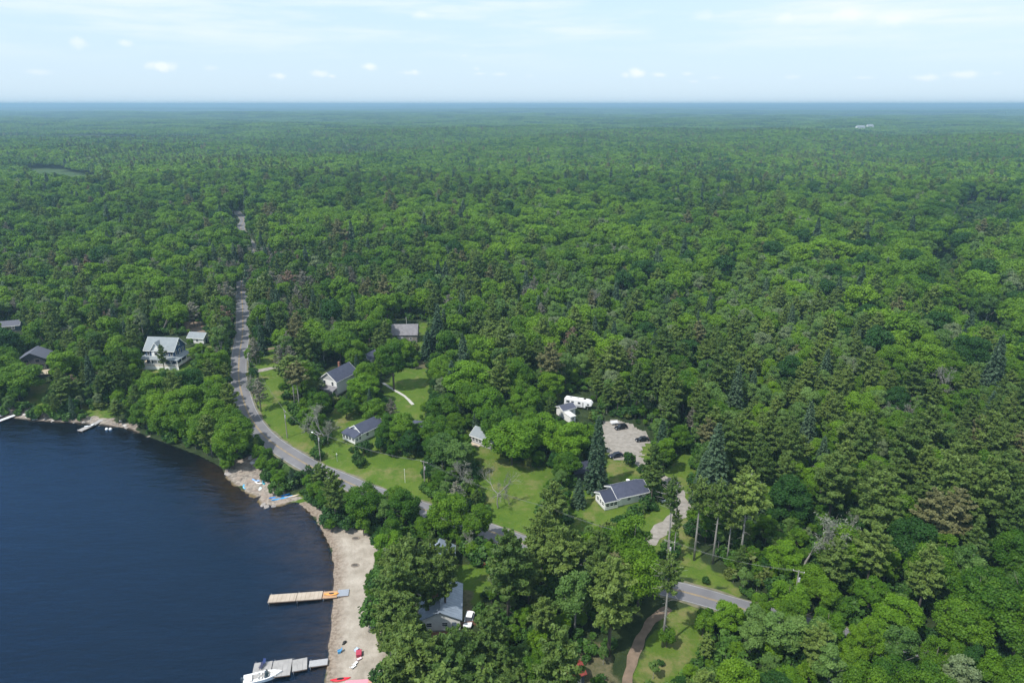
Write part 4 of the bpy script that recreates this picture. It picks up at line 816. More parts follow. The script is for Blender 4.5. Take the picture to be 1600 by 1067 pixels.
for A, B, lab in ((T0,T1,'overhead cables between the grey roadside trees and the road bend pole'),(T1,T2,'overhead cables from the road bend pole to the street lamp pole'),(T2,T3,'overhead cables sagging over the lawn below the white cottage'),(T3,T4,'overhead cables across the big lawn'),(T4,T5,'overhead cables running behind the tall pines to the lane'),(T5,T6,'overhead cables in front of the slim pines at the road')):
    e = empty('power_line', A[1]); tag(e, lab, 'power line', 'power lines')
    for a, b in zip(A, B):
        pts = [tuple(a*(1-t)+b*t - np.array([0,0,1.3*4*t*(1-t)]) - A[1]) for t in np.linspace(0,1,13)]; q = MB(); q.tube(pts, .015, 4); q.build('cable', CABM, e)
for px, py, hh, lab in ((527,721,3.0,'thin grey sign post at the road edge left of the bushes'),(633,754,4.5,'thin white flag pole on the lawn near the road'),(636,524,9,'thin white pole standing behind the barn roof'),(419,722,2.5,'short thin marker post beside the lake side of the road')):
    e = site('marker_post', px, py, 0, lab, 'post', 0); q = MB(); q.tube([(0,0,-.2),(0,0,hh)], .06, 6); q.build('post', TRIM if 'white' in lab else W_GREY, e); q = MB(); q.box(-.18,.18,-.03,-.01+.01,hh-.5,hh-.05) if 'sign' in lab else q.tube([(0,0,hh),(0,0,hh+.15)], .1, 6); q.build('cap', TRIM, e)


# ---------------------------------------------------------------- tree prototypes
def quads_from(C, Nm, s, g, aspect=1.0, jit=.75):
    n = len(C); Nm = Nm + g.normal(size=(n,3))*jit; Nm /= np.linalg.norm(Nm, axis=1)[:, None]+1e-9
    A = np.cross(Nm, g.normal(size=(n,3))); A /= np.linalg.norm(A, axis=1)[:, None]+1e-9; B = np.cross(Nm, A)
    s = (s*g.uniform(.6, 1.35, n))[:, None] if np.ndim(s) == 0 else (s*g.uniform(.6,1.35,n))[:, None]
    V = np.stack([C-A*s*aspect*.5-B*s*.15, C-B*s*.5, C+A*s*aspect*.5+B*s*.1, C+B*s*.5], 1).reshape(-1, 3)
    return V, np.arange(4*n).reshape(n, 4)
def shell(n, g, up=-.35):
    d = g.normal(size=(n*3, 3)); d /= np.linalg.norm(d, axis=1)[:, None]; d = d[d[:,2] > up]; return d[:n]
def crown_round(g, h, r, zb, nq, s, lobes=24, lr=(.27,.42), flat=1.0):
    """billowing broadleaf crown: many leaf clumps gathered on overlapping boughs"""
    cz = zb + (h-zb)*.52; rz = (h-zb)*.5; D = shell(lobes, g, -.75); C0 = np.array([0,0,cz]) + D*np.array([r,r,rz*flat])*g.uniform(.5,.84,(len(D),1)); rad = g.uniform(*lr, len(D))*r
    C0 = np.vstack([C0, [0,0,cz]]); rad = np.r_[rad, r*.5]; w = rad**2; idx = g.choice(len(C0), nq, p=w/w.sum())
    dd = g.normal(size=(nq,3)); dd /= np.linalg.norm(dd, axis=1)[:, None]
    out = (C0[idx]-np.array([0,0,cz*.9])); out /= np.linalg.norm(out, axis=1)[:, None]+1e-9
    flip = (dd*out).sum(1) < -.35; dd[flip] *= -1; P = C0[idx] + dd*rad[idx][:, None]*np.array([1,1,.8])*np.where(g.random((nq,1)) < .05, g.uniform(1.1,1.4,(nq,1)), g.uniform(.62,1.14,(nq,1))); P[:,2] = np.maximum(P[:,2], zb*.8)
    V, F = quads_from(P, dd+np.array([0,0,.5]), s, g); lt = g.normal(size=len(C0))*.13; tone = np.repeat(lt[idx], 4); return V, F, tone
def limbs(g, h, r, zb, n=9, tr=.28, m=0):
    mb = MB(); mb.tube([(0,0,-.6),(g.normal()*.1,g.normal()*.1,h*.3),(g.normal()*.3,g.normal()*.3,h*.6),(g.normal()*.3,g.normal()*.3,h*.9)], [tr*1.35,tr,tr*.6,tr*.15], 8, m)
    for i in range(n):
        a = g.uniform(0, 6.28); z0 = h*g.uniform(.28,.6); L_ = r*g.uniform(.55,.85); z1 = min(z0+L_*g.uniform(.5,1.1), h*.92)
        mb.tube([(0,0,z0),(math.cos(a)*L_*.45,math.sin(a)*L_*.45,z0+(z1-z0)*.35),(math.cos(a)*L_,math.sin(a)*L_,z1)], [tr*.45,tr*.28,tr*.08], 5, m)
    return mb
def crown_pine(g, h, r, zb, nq, s, droop=0., cone=0., plume=True, gap=.0):
    """conifer: needle plumes lying along whorled branches"""
    P = []; Nn = []; T = []; nb = int(30+ h*3.2) if plume else int(h*11); seg = []
    for i in range(nb):
        t = (i+.5)/nb; z = zb + (h-zb)*t
        prof = (1-t)**.75 if cone else (math.sin(math.pi*min(1, (t*.78+.24)))**.8 if t < .93 else .3)
        L_ = r*prof*g.uniform(.55 if plume else .85, 1.12 if plume else 1.05)+.25
        if g.random() < gap: L_ *= .35
        a = i*2.399+g.normal()*.25; rise = (g.uniform(-.05,.42) if plume else -.22-.2*(1-t)) ; seg.append((z, a, L_, rise))
    Ls = np.array([q[2] for q in seg]); wts = (Ls**1.25); wts /= wts.sum(); idx = g.choice(nb, nq, p=wts); seg = np.array(seg); z, a, L_, rise = seg[idx].T
    u = (g.beta(2.2,1.25,nq) if plume else g.uniform(.08,1,nq)); wid = L_*(.22 if plume else .20)*(1.15-u*.75); lat = g.normal(size=nq)*.5*wid
    x = np.cos(a)*L_*u - np.sin(a)*lat; y = np.sin(a)*L_*u + np.cos(a)*lat; zz = z + L_*u*rise + (L_*u*u*.10 if plume else L_*u*u*.10) + g.normal(size=nq)*(.16 if plume else .10) - np.abs(lat)*(.12 if plume else .3)
    C = np.stack([x,y,zz],1); Nm = np.stack([np.cos(a)*.35, np.sin(a)*.35, np.ones(nq)],1)
    V, F = quads_from(C, Nm, s, g, 2.0, .7); bt = g.normal(size=nb)*.10; tone = np.repeat(bt[idx], 4); return V, F, tone, seg
def pine_wood(g, h, seg, tr=.3, m=0, dead=10):
    mb = MB(); mb.tube([(0,0,-.6),(0,0,h*.35),(g.normal()*.12,g.normal()*.12,h*.7),(0,0,h*.97)], [tr*1.2,tr*.85,tr*.5,tr*.1], 8, m)
    for z, a, L_, rise in seg[::2]: mb.tube([(0,0,z),(math.cos(a)*L_*.9,math.sin(a)*L_*.9,z+L_*.9*rise+.06)], [.07,.02], 4, m, False)
    z0 = seg[0][0]
    for i in range(dead): z = z0*g.uniform(.35,.98); a = g.uniform(0,6.28); L_ = g.uniform(.5,1.7); mb.tube([(0,0,z),(math.cos(a)*L_,math.sin(a)*L_,z+g.uniform(-.2,.25))], [.04,.012], 3, m, False)
    return mb
def bare_wood(g, h, m=0, spread=.5, lv=4, stems=1):
    mb = MB()
    def rec(p, d, L_, r_, k):
        q = p + d*L_; mid = p + d*L_*.5 + Vector(g.normal(size=3)*L_*.05); mb.tube([p, mid, q], [r_, r_*.8, r_*.55], 5 if k > 1 else 3, m, False)
        if k == 0: return
        for i in range(3 if k > 1 else 4):
            nd = (d + Vector(g.normal(size=3)*spread) + Vector((0,0,.12))).normalized(); rec(q if i < 2 else p + d*L_*g.uniform(.5,.9), nd, L_*g.uniform(.55,.8), r_*.5, k-1)
    for s_ in range(stems): rec(Vector((g.normal()*.3*(stems > 1), g.normal()*.3*(stems > 1), -.4)), Vector((g.normal()*.12, g.normal()*.12, 1)).normalized(), h*.42, .26, lv)
    return mb
PROTO = {}       # (kind, detail) -> list of (crown mesh, wood mesh, height, radius)
Q = {'near': (1.0, 1.0), 'mid': (.33, 1.7)}
def make_protos():
    for det, (qn, qs) in Q.items():
        g = np.random.default_rng(11)
        nv = 5
        def add(kind, crown, wood, h, r, lm, wm):
            V, F, tone = crown[:3]; cm = np_mesh('crown', V, F, [LEAF[lm]], tone=tone); wmsh = wood.mesh('trunk', wm, True); PROTO.setdefault((kind, det), []).append((cm, wmsh, h, r))
        for i in range(nv):
            h = g.uniform(14,16.5); r = g.uniform(5.0,6.2); c = crown_round(g, h, r, h*.2, int(15000*qn), .36*qs, lobes=int(g.integers(30,46)), lr=(.18,.34)); w = limbs(g, h, r, h*.2); add('maple', c, w, h, r, 'maple', BARK)
        for i in range(3 if det == 'near' else 1):
            h = 14.5; r = g.uniform(4.9,5.8); c = crown_round(g, h, r, h*.16, int(15000*qn), .36*qs, lobes=40, lr=(.18,.32)); w = limbs(g, h, r, h*.2); add('bright', c, w, h, r, 'bright', BARK)
        for i in range(nv):
            h = g.uniform(13,15.5); r = g.uniform(2.7,3.6); c = crown_round(g, h, r, h*.35, int(6500*qn), .36*qs, lobes=int(g.integers(16,26)), lr=(.22,.40)); w = limbs(g, h, r, h*.3, 7, .17); add('aspen', c, w, h, r, 'aspen', BARKP)
        for i in range(nv+1):
            h = g.uniform(19,23); r = g.uniform(4.2,5.4); c = crown_pine(g, h, r, h*g.uniform(.25,.42), int(11500*qn), .33*qs, gap=.22); w = pine_wood(g, h, c[3]); add('pine', c, w, h, r, 'pine', BARK)
        for i in range(2):
            h = 21; r = 3.9; c = crown_pine(g, h, r, h*.62, int(5200*qn), .34*qs, gap=.2); w = pine_wood(g, h, c[3], .24, dead=16); add('tallpine', c, w, h, r, 'pine', BARKP)
        for i in range(3 if det == 'near' else 1):
            h = g.uniform(17,20); r = g.uniform(3.3,4.0); c = crown_pine(g, h, r, h*.05, int(7800*qn), .42*qs, plume=False, cone=1); w = pine_wood(g, h, c[3], dead=0); add('spruce', c, w, h, r, 'spruce', BARK)
        for i in range(3 if det == 'near' else 1):
            h = g.uniform(16,19); r = g.uniform(3.6,4.6); c = crown_pine(g, h, r, h*.3, int(3600*qn), .30*qs, gap=.35); w = pine_wood(g, h, c[3], dead=12); add('dying', c, w, h, r, 'dying', BARKD)
        for i in range(3 if det == 'near' else 1):
            h = g.uniform(12,14); w = bare_wood(g, h, stems=int(g.integers(1,3))); pts = np.array([v for v in w.v[-12000:]]); pts = pts[pts[:,2] > h*.4]; hh = float(np.max(pts[:,2])); C = pts[g.integers(0, len(pts), int(900*qn))]+g.normal(size=(int(900*qn),3))*.3
            V, F = quads_from(C, np.tile([0,0,1.], (len(C),1)), .16*qs, g, 3.5); add('bare', (V, F, np.zeros(len(V))), w, hh, 3.6, 'grey', BARKD)
        for i in range(3 if det == 'near' else 1):
            h = 3.2; r = 1.9; c = crown_round(g, h, r, .15, int(1500*qn), .34*qs, lobes=12, lr=(.3,.5)); w = limbs(g, h, r, .3, 5, .07); add('shrub', c, w, h, r, 'shrub', BARK)
make_protos()
NAME = {'maple': 'broadleaf_tree', 'bright': 'broadleaf_tree', 'aspen': 'aspen_tree', 'pine': 'pine_tree', 'tallpine': 'pine_tree', 'spruce': 'spruce_tree', 'dying': 'withered_pine', 'bare': 'bare_tree', 'shrub': 'shrub'}
g = np.random.default_rng(21)
def plant(kind, x, y, h, label, group=None, wide=1., z=None):
    P = PROTO[(kind, 'near')]; cm, wm, h0, r0 = P[int(g.integers(len(P)))]; s = h/h0
    e = empty(NAME[kind], (x, y, h1(x, y) if z is None else z), g.uniform(0, 6.28)); tag(e, label, NAME[kind].replace('_', ' '), group)
    for nm, me in (('crown', cm), ('trunk', wm)):
        o = bpy.data.objects.new(nm, me); COL.objects.link(o); o.parent = e; o.scale = (s*wide, s*wide, s) if nm == 'crown' else (s, s, s)
        if kind == 'bare' and nm == 'crown': o.name = 'twigs'
    return e
KEY = []
def key(kind, cx, cy, rpx, h, label, zc=.6):
    """crown centre in the photograph, crown radius in photo pixels, height in metres"""
    p = at(cx, cy, h*zc); P = PROTO[(kind, 'near')]; h0, r0 = P[0][2], P[0][3]
    dep = proj([p])[0][2]; r = rpx*dep/FPX; wide = min(1.9, max(.5, r/(r0*h/h0))); KEY.append((p[0], p[1], r)); return plant(kind, p[0], p[1], h, label, None, wide)
# trees one can point to
for k in [
 ('bright',568,604,27,12.5,'round bright maple hiding the right side of the white gabled house'),
 ('maple',613,562,31,21,'tall broad maple beside the concrete footpath'),
 ('maple',592,505,24,16,'rounded green tree left of the barn roof'),
 ('maple',530,538,30,16,'wide green tree behind the white gabled house'),('maple',556,552,24,14,'rounded tree between the gabled house and the tall maple'),
 ('maple',540,635,18,8,'low dark green tree before the porch of the gabled house'),('maple',585,640,22,10,'green tree below the round maple, above the white cottage'),
 ('bright',735,592,38,17,'broad maple at the top of the big cluster right of the lawn'),('maple',692,637,28,14,'dark maple at the right edge of the upper lawn'),('bright',763,632,31,15,'bright full maple in the middle of the maple cluster'),
 ('bright',822,622,22,13,'yellow-green tree to the right of the maple cluster'),('bright',800,686,41,15,'large bright maple shading the lower lawn'),('bright',846,672,33,15,'dense green maple between the shading maple and the yellow-green one'),
 ('bright',890,688,33,14,'vivid yellow-green maple below the camper'),('maple',775,665,28,14,'maple above the half hidden grey cottage'),
 ('maple',628,668,30,12,'loose mid-green tree right of the white cottage'),('maple',600,678,17,9,'small dark tree leaning against the white cottage'),('shrub',567,698,13,5.5,'round dark bush in front of the white cottage'),
 ('aspen',690,705,26,14,'open-crowned tree with pale stems left on the middle lawn'),('aspen',718,712,26,14,'open-crowned tree with pale stems right on the middle lawn'),
 ('spruce',934,697,20,24,'tall narrow grey-green spruce left of the gravel yard'),('maple',1038,706,24,12,'lone rounded maple at the right of the gravel yard'),('shrub',984,715,10,5,'small round tree on the grass island by the navy car'),
 ('spruce',683,515,20,20,'dark spruce right of the barn'),('spruce',668,535,14,13,'smaller blue-grey spruce at the foot of the dark spruce'),('spruce',706,590,14,17,'grey-green spruce at the left edge of the maple cluster'),
 ('spruce',1118,715,30,26,'massive dark spruce right of the gravel lane'),('spruce',1098,740,18,16,'lower dark spruce leaning on the massive one'),
 ('tallpine',1092,800,20,23,'slim pine with bare trunk, leftmost of the row at the road'),('tallpine',1122,805,20,23,'slim pine with bare trunk, second of the row at the road'),('tallpine',1142,825,16,17,'short slim pine, third of the row at the road'),('tallpine',1166,800,34,25,'tall wide-topped pine ending the row at the road'),
 ('tallpine',1049,800,13,24,'thin ragged pine in front of the gravel lane'),('tallpine',1056,830,9,15,'thin stunted pine right beside the ragged one at the lane'),('tallpine',1043,925,20,23,'ragged grey-green pine leaning over the bottom road'),
 ('tallpine',456,590,26,21,'tall two-trunked pine on the grass right of the road'),('tallpine',464,600,20,20,'second tall pine close behind the two-trunked one'),
 ('bare',502,658,17,14,'white bare tree on the lawn behind the street lamp'),('bare',510,668,13,10,'smaller white bare tree right of the taller bare one'),
 ('dying',404,612,13,13,'withered grey tree between the road and the lawn'),('bare',398,600,11,12,'bare grey tree at the road edge above the bend'),('dying',438,560,12,14,'withered brown-grey pine beside the side drive'),
 ('dying',355,462,15,18,'withered pine on the left of the far road stretch'),('dying',350,496,13,14,'withered purple-brown pine just below the other at the road'),('dying',398,545,11,12,'withered pine on the right edge of the road'),
 ('dying',452,440,17,16,'brown-topped dying pine in the grey stand right of the road'),('dying',474,443,17,17,'grey-green dying pine in the middle of the grey stand'),('dying',505,438,16,17,'grey dying pine at the right of the grey stand'),('dying',425,440,14,15,'dying pine at the left of the grey stand'),
 ('dying',300,487,18,12,'silvery willow-like tree behind the small shed'),('bare',585,480,12,12,'bare grey tree above the rounded tree left of the barn'),('dying',612,640,13,10,'half-dead pale tree above the roof of the white cottage'),
 ('bare',846,468,14,15,'bare grey dead tree standing in the middle forest'),('dying',835,450,10,17,'thin reddish dead conifer behind the bare grey tree'),('bare',745,480,10,13,'pale dead tree among the pines behind the barn'),('dying',797,480,12,12,'reddish dying tree left of the bare grey one'),
 ('maple',381,428,12,15,'green tree hiding the far road at its bend, lowest of three'),('maple',391,408,12,15,'green tree hiding the far road, middle of three'),('aspen',386,388,12,15,'pale green tree where the far road vanishes, highest of three'),('maple',376,372,10,13,'green tree just below the reappearing far road'),('maple',366,430,12,14,'rounded tree left of where the far road vanishes'),
 ('pine',676,868,20,16,'pine with thin top over the upper end of the second steel roof'),('pine',702,880,19,15,'slim pine against the side of the second steel roof'),('pine',694,902,27,19,'tall pine standing between the two steel roofs and the hot tub'),
 ('pine',663,888,28,17,'pine reaching over the second steel roof'),('pine',668,922,22,16,'pine between the two steel roofs'),
 ('maple',1186,956,24,11,'low tree hiding the right end of the visible road'),('maple',1240,962,26,11,'tree standing over the hidden road, first right of the pale one'),('bright',1292,978,26,11,'yellow-green tree in front of the hidden road'),('maple',1350,996,28,12,'green tree in front of the hidden road, farther right'),('aspen',1408,1012,26,12,'pale tree in front of the hidden road near the corner'),('maple',1462,1030,30,12,'green tree in front of the hidden road at the corner'),('maple',1520,1045,28,12,'green tree covering the last bit of hidden road'),
 ('maple',1492,1034,24,12,'green tree over the road just left of the corner tree'),('bright',1545,1050,26,12,'yellow-green tree in the bottom right corner over the road'),('maple',1580,1060,26,12,'green tree at the very bottom right corner'),
 ('bare',1264,832,34,19,'large silver-grey dead tree with spreading branches'),('bare',1330,826,13,10,'small dead tree right of the silver-grey one'),('bare',270,440,12,12,'pale dead tree above the blue house in the left forest'),('bare',128,425,8,11,'slim pale dead tree in the upper left forest'),
 ('dying',1082,655,13,11,'pale brown dying tree above the lone maple'),('dying',70,500,20,11,'pale brown leafless stand above the dark cottage'),
 ('bare',778,755,11,13,'dead white trunk with broken top on the lower lawn'),('bare',795,770,7,6,'leaning dead white snag beside the taller dead trunk'),
 ('maple',245,615,34,15,'dark green tree at the shore right of the blue house porch'),('maple',288,630,36,17,'large green tree on the shore below the blue house'),('maple',330,622,30,15,'green tree between the shore and the road'),
 ('maple',365,676,34,14,'wide dark tree overhanging the lake at the road bend'),('maple',322,668,30,13,'rounded tree overhanging the water left of the wide dark one'),('maple',262,655,28,12,'rounded green tree at the waterline near the twin buoys'),
 ('pine',105,608,24,12,'bright layered pine between the two far shore docks'),('pine',182,640,17,9,'grey-green pine beside the short pale dock'),('maple',30,590,38,13,'dark rounded trees at the left shore edge'),('pine',175,590,20,15,'dark pine left of the blue house'),
 ('maple',100,570,30,15,'dark broad tree right of the dark cottage'),('pine',253,556,8,12,'thin pale pine in front of the blue house gable'),
 ('bright',434,744,13,6.5,'yellow-green bush on the rock point'),('shrub',432,762,13,4,'green bush below the yellow-green one'),('spruce',455,745,9,6,'small dark conifer right of the yellow-green bush'),('shrub',478,740,11,5,'round green bush between the rocks and the road'),('shrub',416,740,9,3.5,'dark shrub at the upper edge of the bare rock'),
 ('pine',500,742,16,9,'dark green pine at the roadside above the beach'),('pine',521,770,20,17,'tall dark-stemmed pine between road and beach'),('maple',567,785,31,13,'broad green tree between the beach and the road'),('shrub',520,805,22,5,'green shrubs at the top end of the beach'),('shrub',545,815,16,3.6,'lower green shrubs touching the beach top'),
 ('shrub',560,718,11,4,'dark round shrub on the lawn above the road'),
 ('maple',632,790,28,13,'green tree right of the broad beach tree'),('bright',608,850,24,9,'bright green tree at the upper right corner of the beach'),('bright',597,870,14,6,'small vivid green tree at the edge of the beach sand'),
 ('maple',700,800,34,13,'wide tree between the lower lawn and the steel roofs'),('maple',745,815,28,12,'dark tree left of the short road glimpse'),('dying',712,775,16,11,'greyish half-bare tree in front of the lower lawn'),
 ('pine',640,895,44,21,'large pale pine left of the steel-roofed cottages'),('pine',622,935,40,20,'wide pine leaning towards the beach'),('pine',608,975,34,18,'pine with branches over the sand, lower of two'),('pine',636,972,32,17,'pine covering the left corner of the white-fronted cottage'),
 ('pine',645,1035,50,20,'big pine at the bottom right corner of the beach'),('pine',710,1040,46,19,'pine below the brown fence'),
 ('maple',990,850,42,17,'dark broadleaf tree below the white bungalow'),('maple',1000,900,40,15,'dark broadleaf tree beside the bottom road'),('pine',866,790,26,17,'grey-green pine at the left of the bungalow lawn'),('pine',1020,750,18,14,'pine at the right end of the bungalow'),
 ('spruce',905,765,14,9,'bushy dark yew-like tree left of the bungalow'),
 ('bright',1232,935,30,11,'pale yellow-green tree right of the bottom road'),('aspen',1215,995,34,12,'light silvery-green tree at the bottom edge right of the track'),('maple',1505,975,44,13,'large round dark green tree in the lower right corner'),('bright',1400,960,34,11,'yellow-green tree in the lower right woods'),
 ('maple',740,545,20,15,'mid green tree beyond the maple cluster'),('pine',770,530,24,18,'wide grey-green pine beyond the maple cluster'),('maple',860,600,26,13,'rounded olive tree left of the camper'),
]: key(*k)

# ---------------------------------------------------------------- forest fill
CLEAR = [np.array(p, float) for p in [
 [(-900,655),(0,660),(60,664),(165,672),(205,684),(232,704),(262,722),(300,735),(345,752),(370,772),(404,785),(462,790),(500,832),(513,856),(519,920),(504,1067),(504,1400),(-900,1400)],
 [(520,835),(560,835),(590,850),(590,880),(572,905),(578,950),(566,990),(598,1005),(590,1040),(575,1090),(500,1090)],
 [(358,724),(398,714),(408,742),(440,762),(480,778),(500,800),(520,826),(500,822),(470,790),(405,792),(376,768)],
 [(370,455),(384,455),(388,520),(384,585),(396,640),(425,672),(490,712),(560,748),(572,766),(520,752),(470,738),(432,718),(408,690),(384,655),(370,605),(368,540)],
 [(412,548),(436,543),(442,610),(452,660),(500,700),(535,700),(545,706),(600,714),(655,722),(676,745),(610,760),(560,745),(520,728),(470,700),(430,672),(408,640),(400,600)],
 [(515,640),(540,640),(545,690),(530,700),(515,680)],
 [(522,735),(572,758),(566,772),(522,760)],[(615,578),(672,578),(672,612),(655,655),(615,655),(596,600)],[(742,705),(760,700),(800,725),(862,735),(850,780),(815,828),(780,820),(752,765)],
 [(768,828),(802,843),(795,862),(772,852)],[(942,652),(1010,670),(1021,704),(1004,708),(1006,738),(985,750),(942,748),(940,720),(948,700)],
 [(932,755),(1000,740),(1003,775),(985,800),(960,815),(905,825),(882,790),(895,760)],[(1040,748),(1062,712),(1085,700),(1082,760),(1075,820),(1048,830),(1015,845),(1008,832),(1038,800)],
 [(1050,905),(1150,937),(1112,955),(1046,942)],[(1060,830),(1080,835),(1150,905),(1060,895)],[(1055,955),(1102,960),(1086,1000),(1068,1040),(1050,1067),(1036,1067),(1046,1000)],[(1002,985),(1016,975),(1010,1000),(994,1067),(972,1090),(966,1067),(988,1020)],
 [(222,525),(296,525),(298,575),(222,575)],[(298,512),(326,512),(328,540),(298,540)],[(284,503),(322,503),(322,515),(284,515)],[(506,565),(548,565),(548,612),(506,612)],[(535,650),(588,650),(588,692),(535,692)],[(612,500),(656,500),(668,560),(655,562),(650,530),(612,528)],
 [(655,500),(670,503),(668,570),(652,565)],[(872,615),(925,612),(928,655),(905,660),(872,655)],[(733,675),(772,680),(772,702),(740,698)],[(672,930),(745,918),(750,980),(672,980)],[(700,880),(762,882),(765,915),(700,915)],[(690,850),(700,850),(702,868),(690,868)],
 [(874,1032),(912,1032),(912,1080),(874,1080)],[(38,555),(76,555),(78,598),(70,628),(45,625),(38,598)],[(8,505),(32,505),(34,522),(8,522)],[(362,328),(384,330),(384,357),(370,357)],[(576,548),(586,548),(586,563),(576,563)],[(905,722),(925,722),(925,738),(905,738)],
 [(135,640),(160,640),(205,650),(165,668),(130,660)],[(1240,808),(1290,808),(1282,872),(1250,872)]]]
def sp(px, py):     # which stand: weights maple, bright, aspen, pine, spruce, dying, bare ; spacing, height
    return None
STANDS = [(80,480,(4,.5,3,1.5,.4,.7,.15),6.5,12),(60,560,(6,.3,1,2,.3,.3,.05),6.5,12),(110,620,(3,.3,1,3,.5,.2,.05),6,10),(190,560,(4,.5,2,2,.3,.3,.1),6.2,12),(300,640,(7,.4,.5,1,.2,.1,0),6.5,13),(330,470,(3,.2,2,3,.4,1.3,.2),6.2,13),
 (250,420,(8,1,1,.9,.2,.25,.1),7.2,16),(450,450,(3,.3,1.5,3,.3,2,.2),6,14),(450,540,(2,.2,2,3,.5,1.8,.3),5.6,12),(600,450,(6,.8,1,2.4,.6,.4,.15),6.2,15),(740,470,(3,.2,2.5,3.5,.8,1,.3),5.6,14),(880,470,(3,.3,5,1.5,.4,.4,.35),5.2,13),
 (1000,550,(2,.3,6,2,.4,.2,.2),5.0,12),(850,560,(4,.3,2,4,.4,.3,.2),5.8,14),(1080,620,(1,.2,2,6,.5,.4,.15),5.6,14),(1200,480,(3,.4,5,1.5,.3,.2,.15),5.4,13),(1230,600,(2,.3,4,3,.4,.2,.15),5.4,12),(1450,420,(10,1,.8,.5,.1,.1,.1),7.2,18),(1550,500,(10,.8,.8,.8,.1,.1,.05),7,18),
 (1500,580,(8,.7,1,1.2,.2,.1,.05),6.6,17),(1300,680,(2,.4,2.5,4.5,.4,.5,.2),5.6,12),(1500,680,(1.5,.3,2,6,.3,.3,.15),5.6,13),(1500,780,(.5,.2,.6,9,.2,.2,.1),6.2,17),(1250,780,(2,.5,1,6,.5,.2,.15),5.8,14),(1350,840,(.6,.3,.6,8,.2,.2,.1),6,16),(1180,870,(2,.6,1,4,.2,.2,.05),5.6,9),
 (1280,960,(4,1.5,2,.8,0,0,.05),5.4,13),(1480,990,(6,.8,1,.6,0,0,0),6.0,13.5),(1150,1040,(3,1,3,1.5,0,.1,0),5.4,12),(1400,1060,(5,.9,2,.6,0,0,.05),5.6,12.5),(760,920,(.6,.2,.3,9,0,.15,.05),5.8,17),(880,900,(.5,.2,.3,9,0,.15,.1),5.8,17),(700,1000,(.6,.2,.3,9,0,.1,0),5.8,17),
 (860,1000,(.8,.2,.3,9,0,.1,.05),5.8,16),(990,860,(5,.5,.5,3,0,.2,0),6,15),(620,780,(6,1,1,1,0,.3,.1),5.6,10),(740,800,(4,1,3,1.5,0,.6,.2),5.4,10),(720,620,(7,1,.5,1,.3,.1,0),6.2,14),(600,600,(7,1,.5,1,.3,.1,0),6,12),(800,740,(5,1,1,1,.2,.1,0),6,11),
 (500,360,(10,2.2,.6,.6,.1,.1,.05),7.6,18),(900,350,(10,1.6,.6,.6,.1,.04,.08),7.6,18),(1250,370,(10,1.3,.6,.6,.15,.04,.08),7.6,18),(150,350,(9,1.2,1.2,.9,.1,.1,.05),7.4,16.5),(700,400,(9,1.4,.7,1.3,.2,.12,.1),7.2,17),(1050,420,(9,1,1.4,.7,.1,.06,.1),7,17),(600,280,(8,1,.6,1.6,.4,0,0),7,17),(1200,280,(8,.8,.6,1.6,.5,0,0),7,17),(150,280,(8,1.4,.8,1.4,.3,0,0),7,16)]
KN = ['maple','bright','aspen','pine','spruce','dying','bare']
def far_w(py): return (5,.5,2,3.5,.6,.15,.05)
SX = np.array([[s[0], s[1]*1.6] for s in STANDS])
bl = np.array(BUILT); kt = np.array(KEY); roadpts = np.vstack([ROADC]+[LANES[k] for k in LANES])
def grid(step, d0, d1, half):
    n = int(d1/step)+2; I, J = np.meshgrid(np.arange(-n, n+1), np.arange(0, int(n/.87)+2)); x = (I.ravel()+.5*(J.ravel() % 2))*step; y = J.ravel()*step*.87
    x = x + g.uniform(-.38,.38,len(x))*step; y = y + g.uniform(-.38,.38,len(y))*step
    d = np.hypot(x, y); m = (d >= d0) & (d < d1) & (np.abs(np.arctan2(x, y)) < half) & (y > 60); return x[m], y[m]
cand = []
BASE = 5.0
x, y = grid(BASE, 60, 1000, R(47)); P2 = np.stack([x, y], 1)
sdl = signed(P2, LAKE); keepm = sdl > 1.2; x, y, P2 = x[keepm], y[keepm], P2[keepm]
if len(bl): 
    dd = np.hypot(x[:,None]-bl[:,0], y[:,None]-bl[:,1]) - bl[:,2]; k_ = dd.min(1) > 0; x, y, P2 = x[k_], y[k_], P2[k_]
def near_pts(P, pts, r): 
    out = np.zeros(len(P), bool)
    for i in range(0, len(pts), 2): out |= (P[:,0]-pts[i,0])**2 + (P[:,1]-pts[i,1])**2 < r*r
    return out
k_ = ~near_pts(P2, roadpts, 4.7); x, y, P2 = x[k_], y[k_], P2[k_]
k_ = signed(P2, YARD) > 3; x, y, P2 = x[k_], y[k_], P2[k_]
for mp_ in MEADOW: k_ = (signed(P2, mp_) > 2) | (g.random(len(P2)) < .6); x, y, P2 = x[k_], y[k_], P2[k_]
open_ = np.zeros(len(P2), bool)
for mp_ in MEADOW: open_ |= signed(P2, mp_) < 2
z = hg(x, y); S = proj(np.stack([x, y, z], 1)); order = g.permutation(len(x))
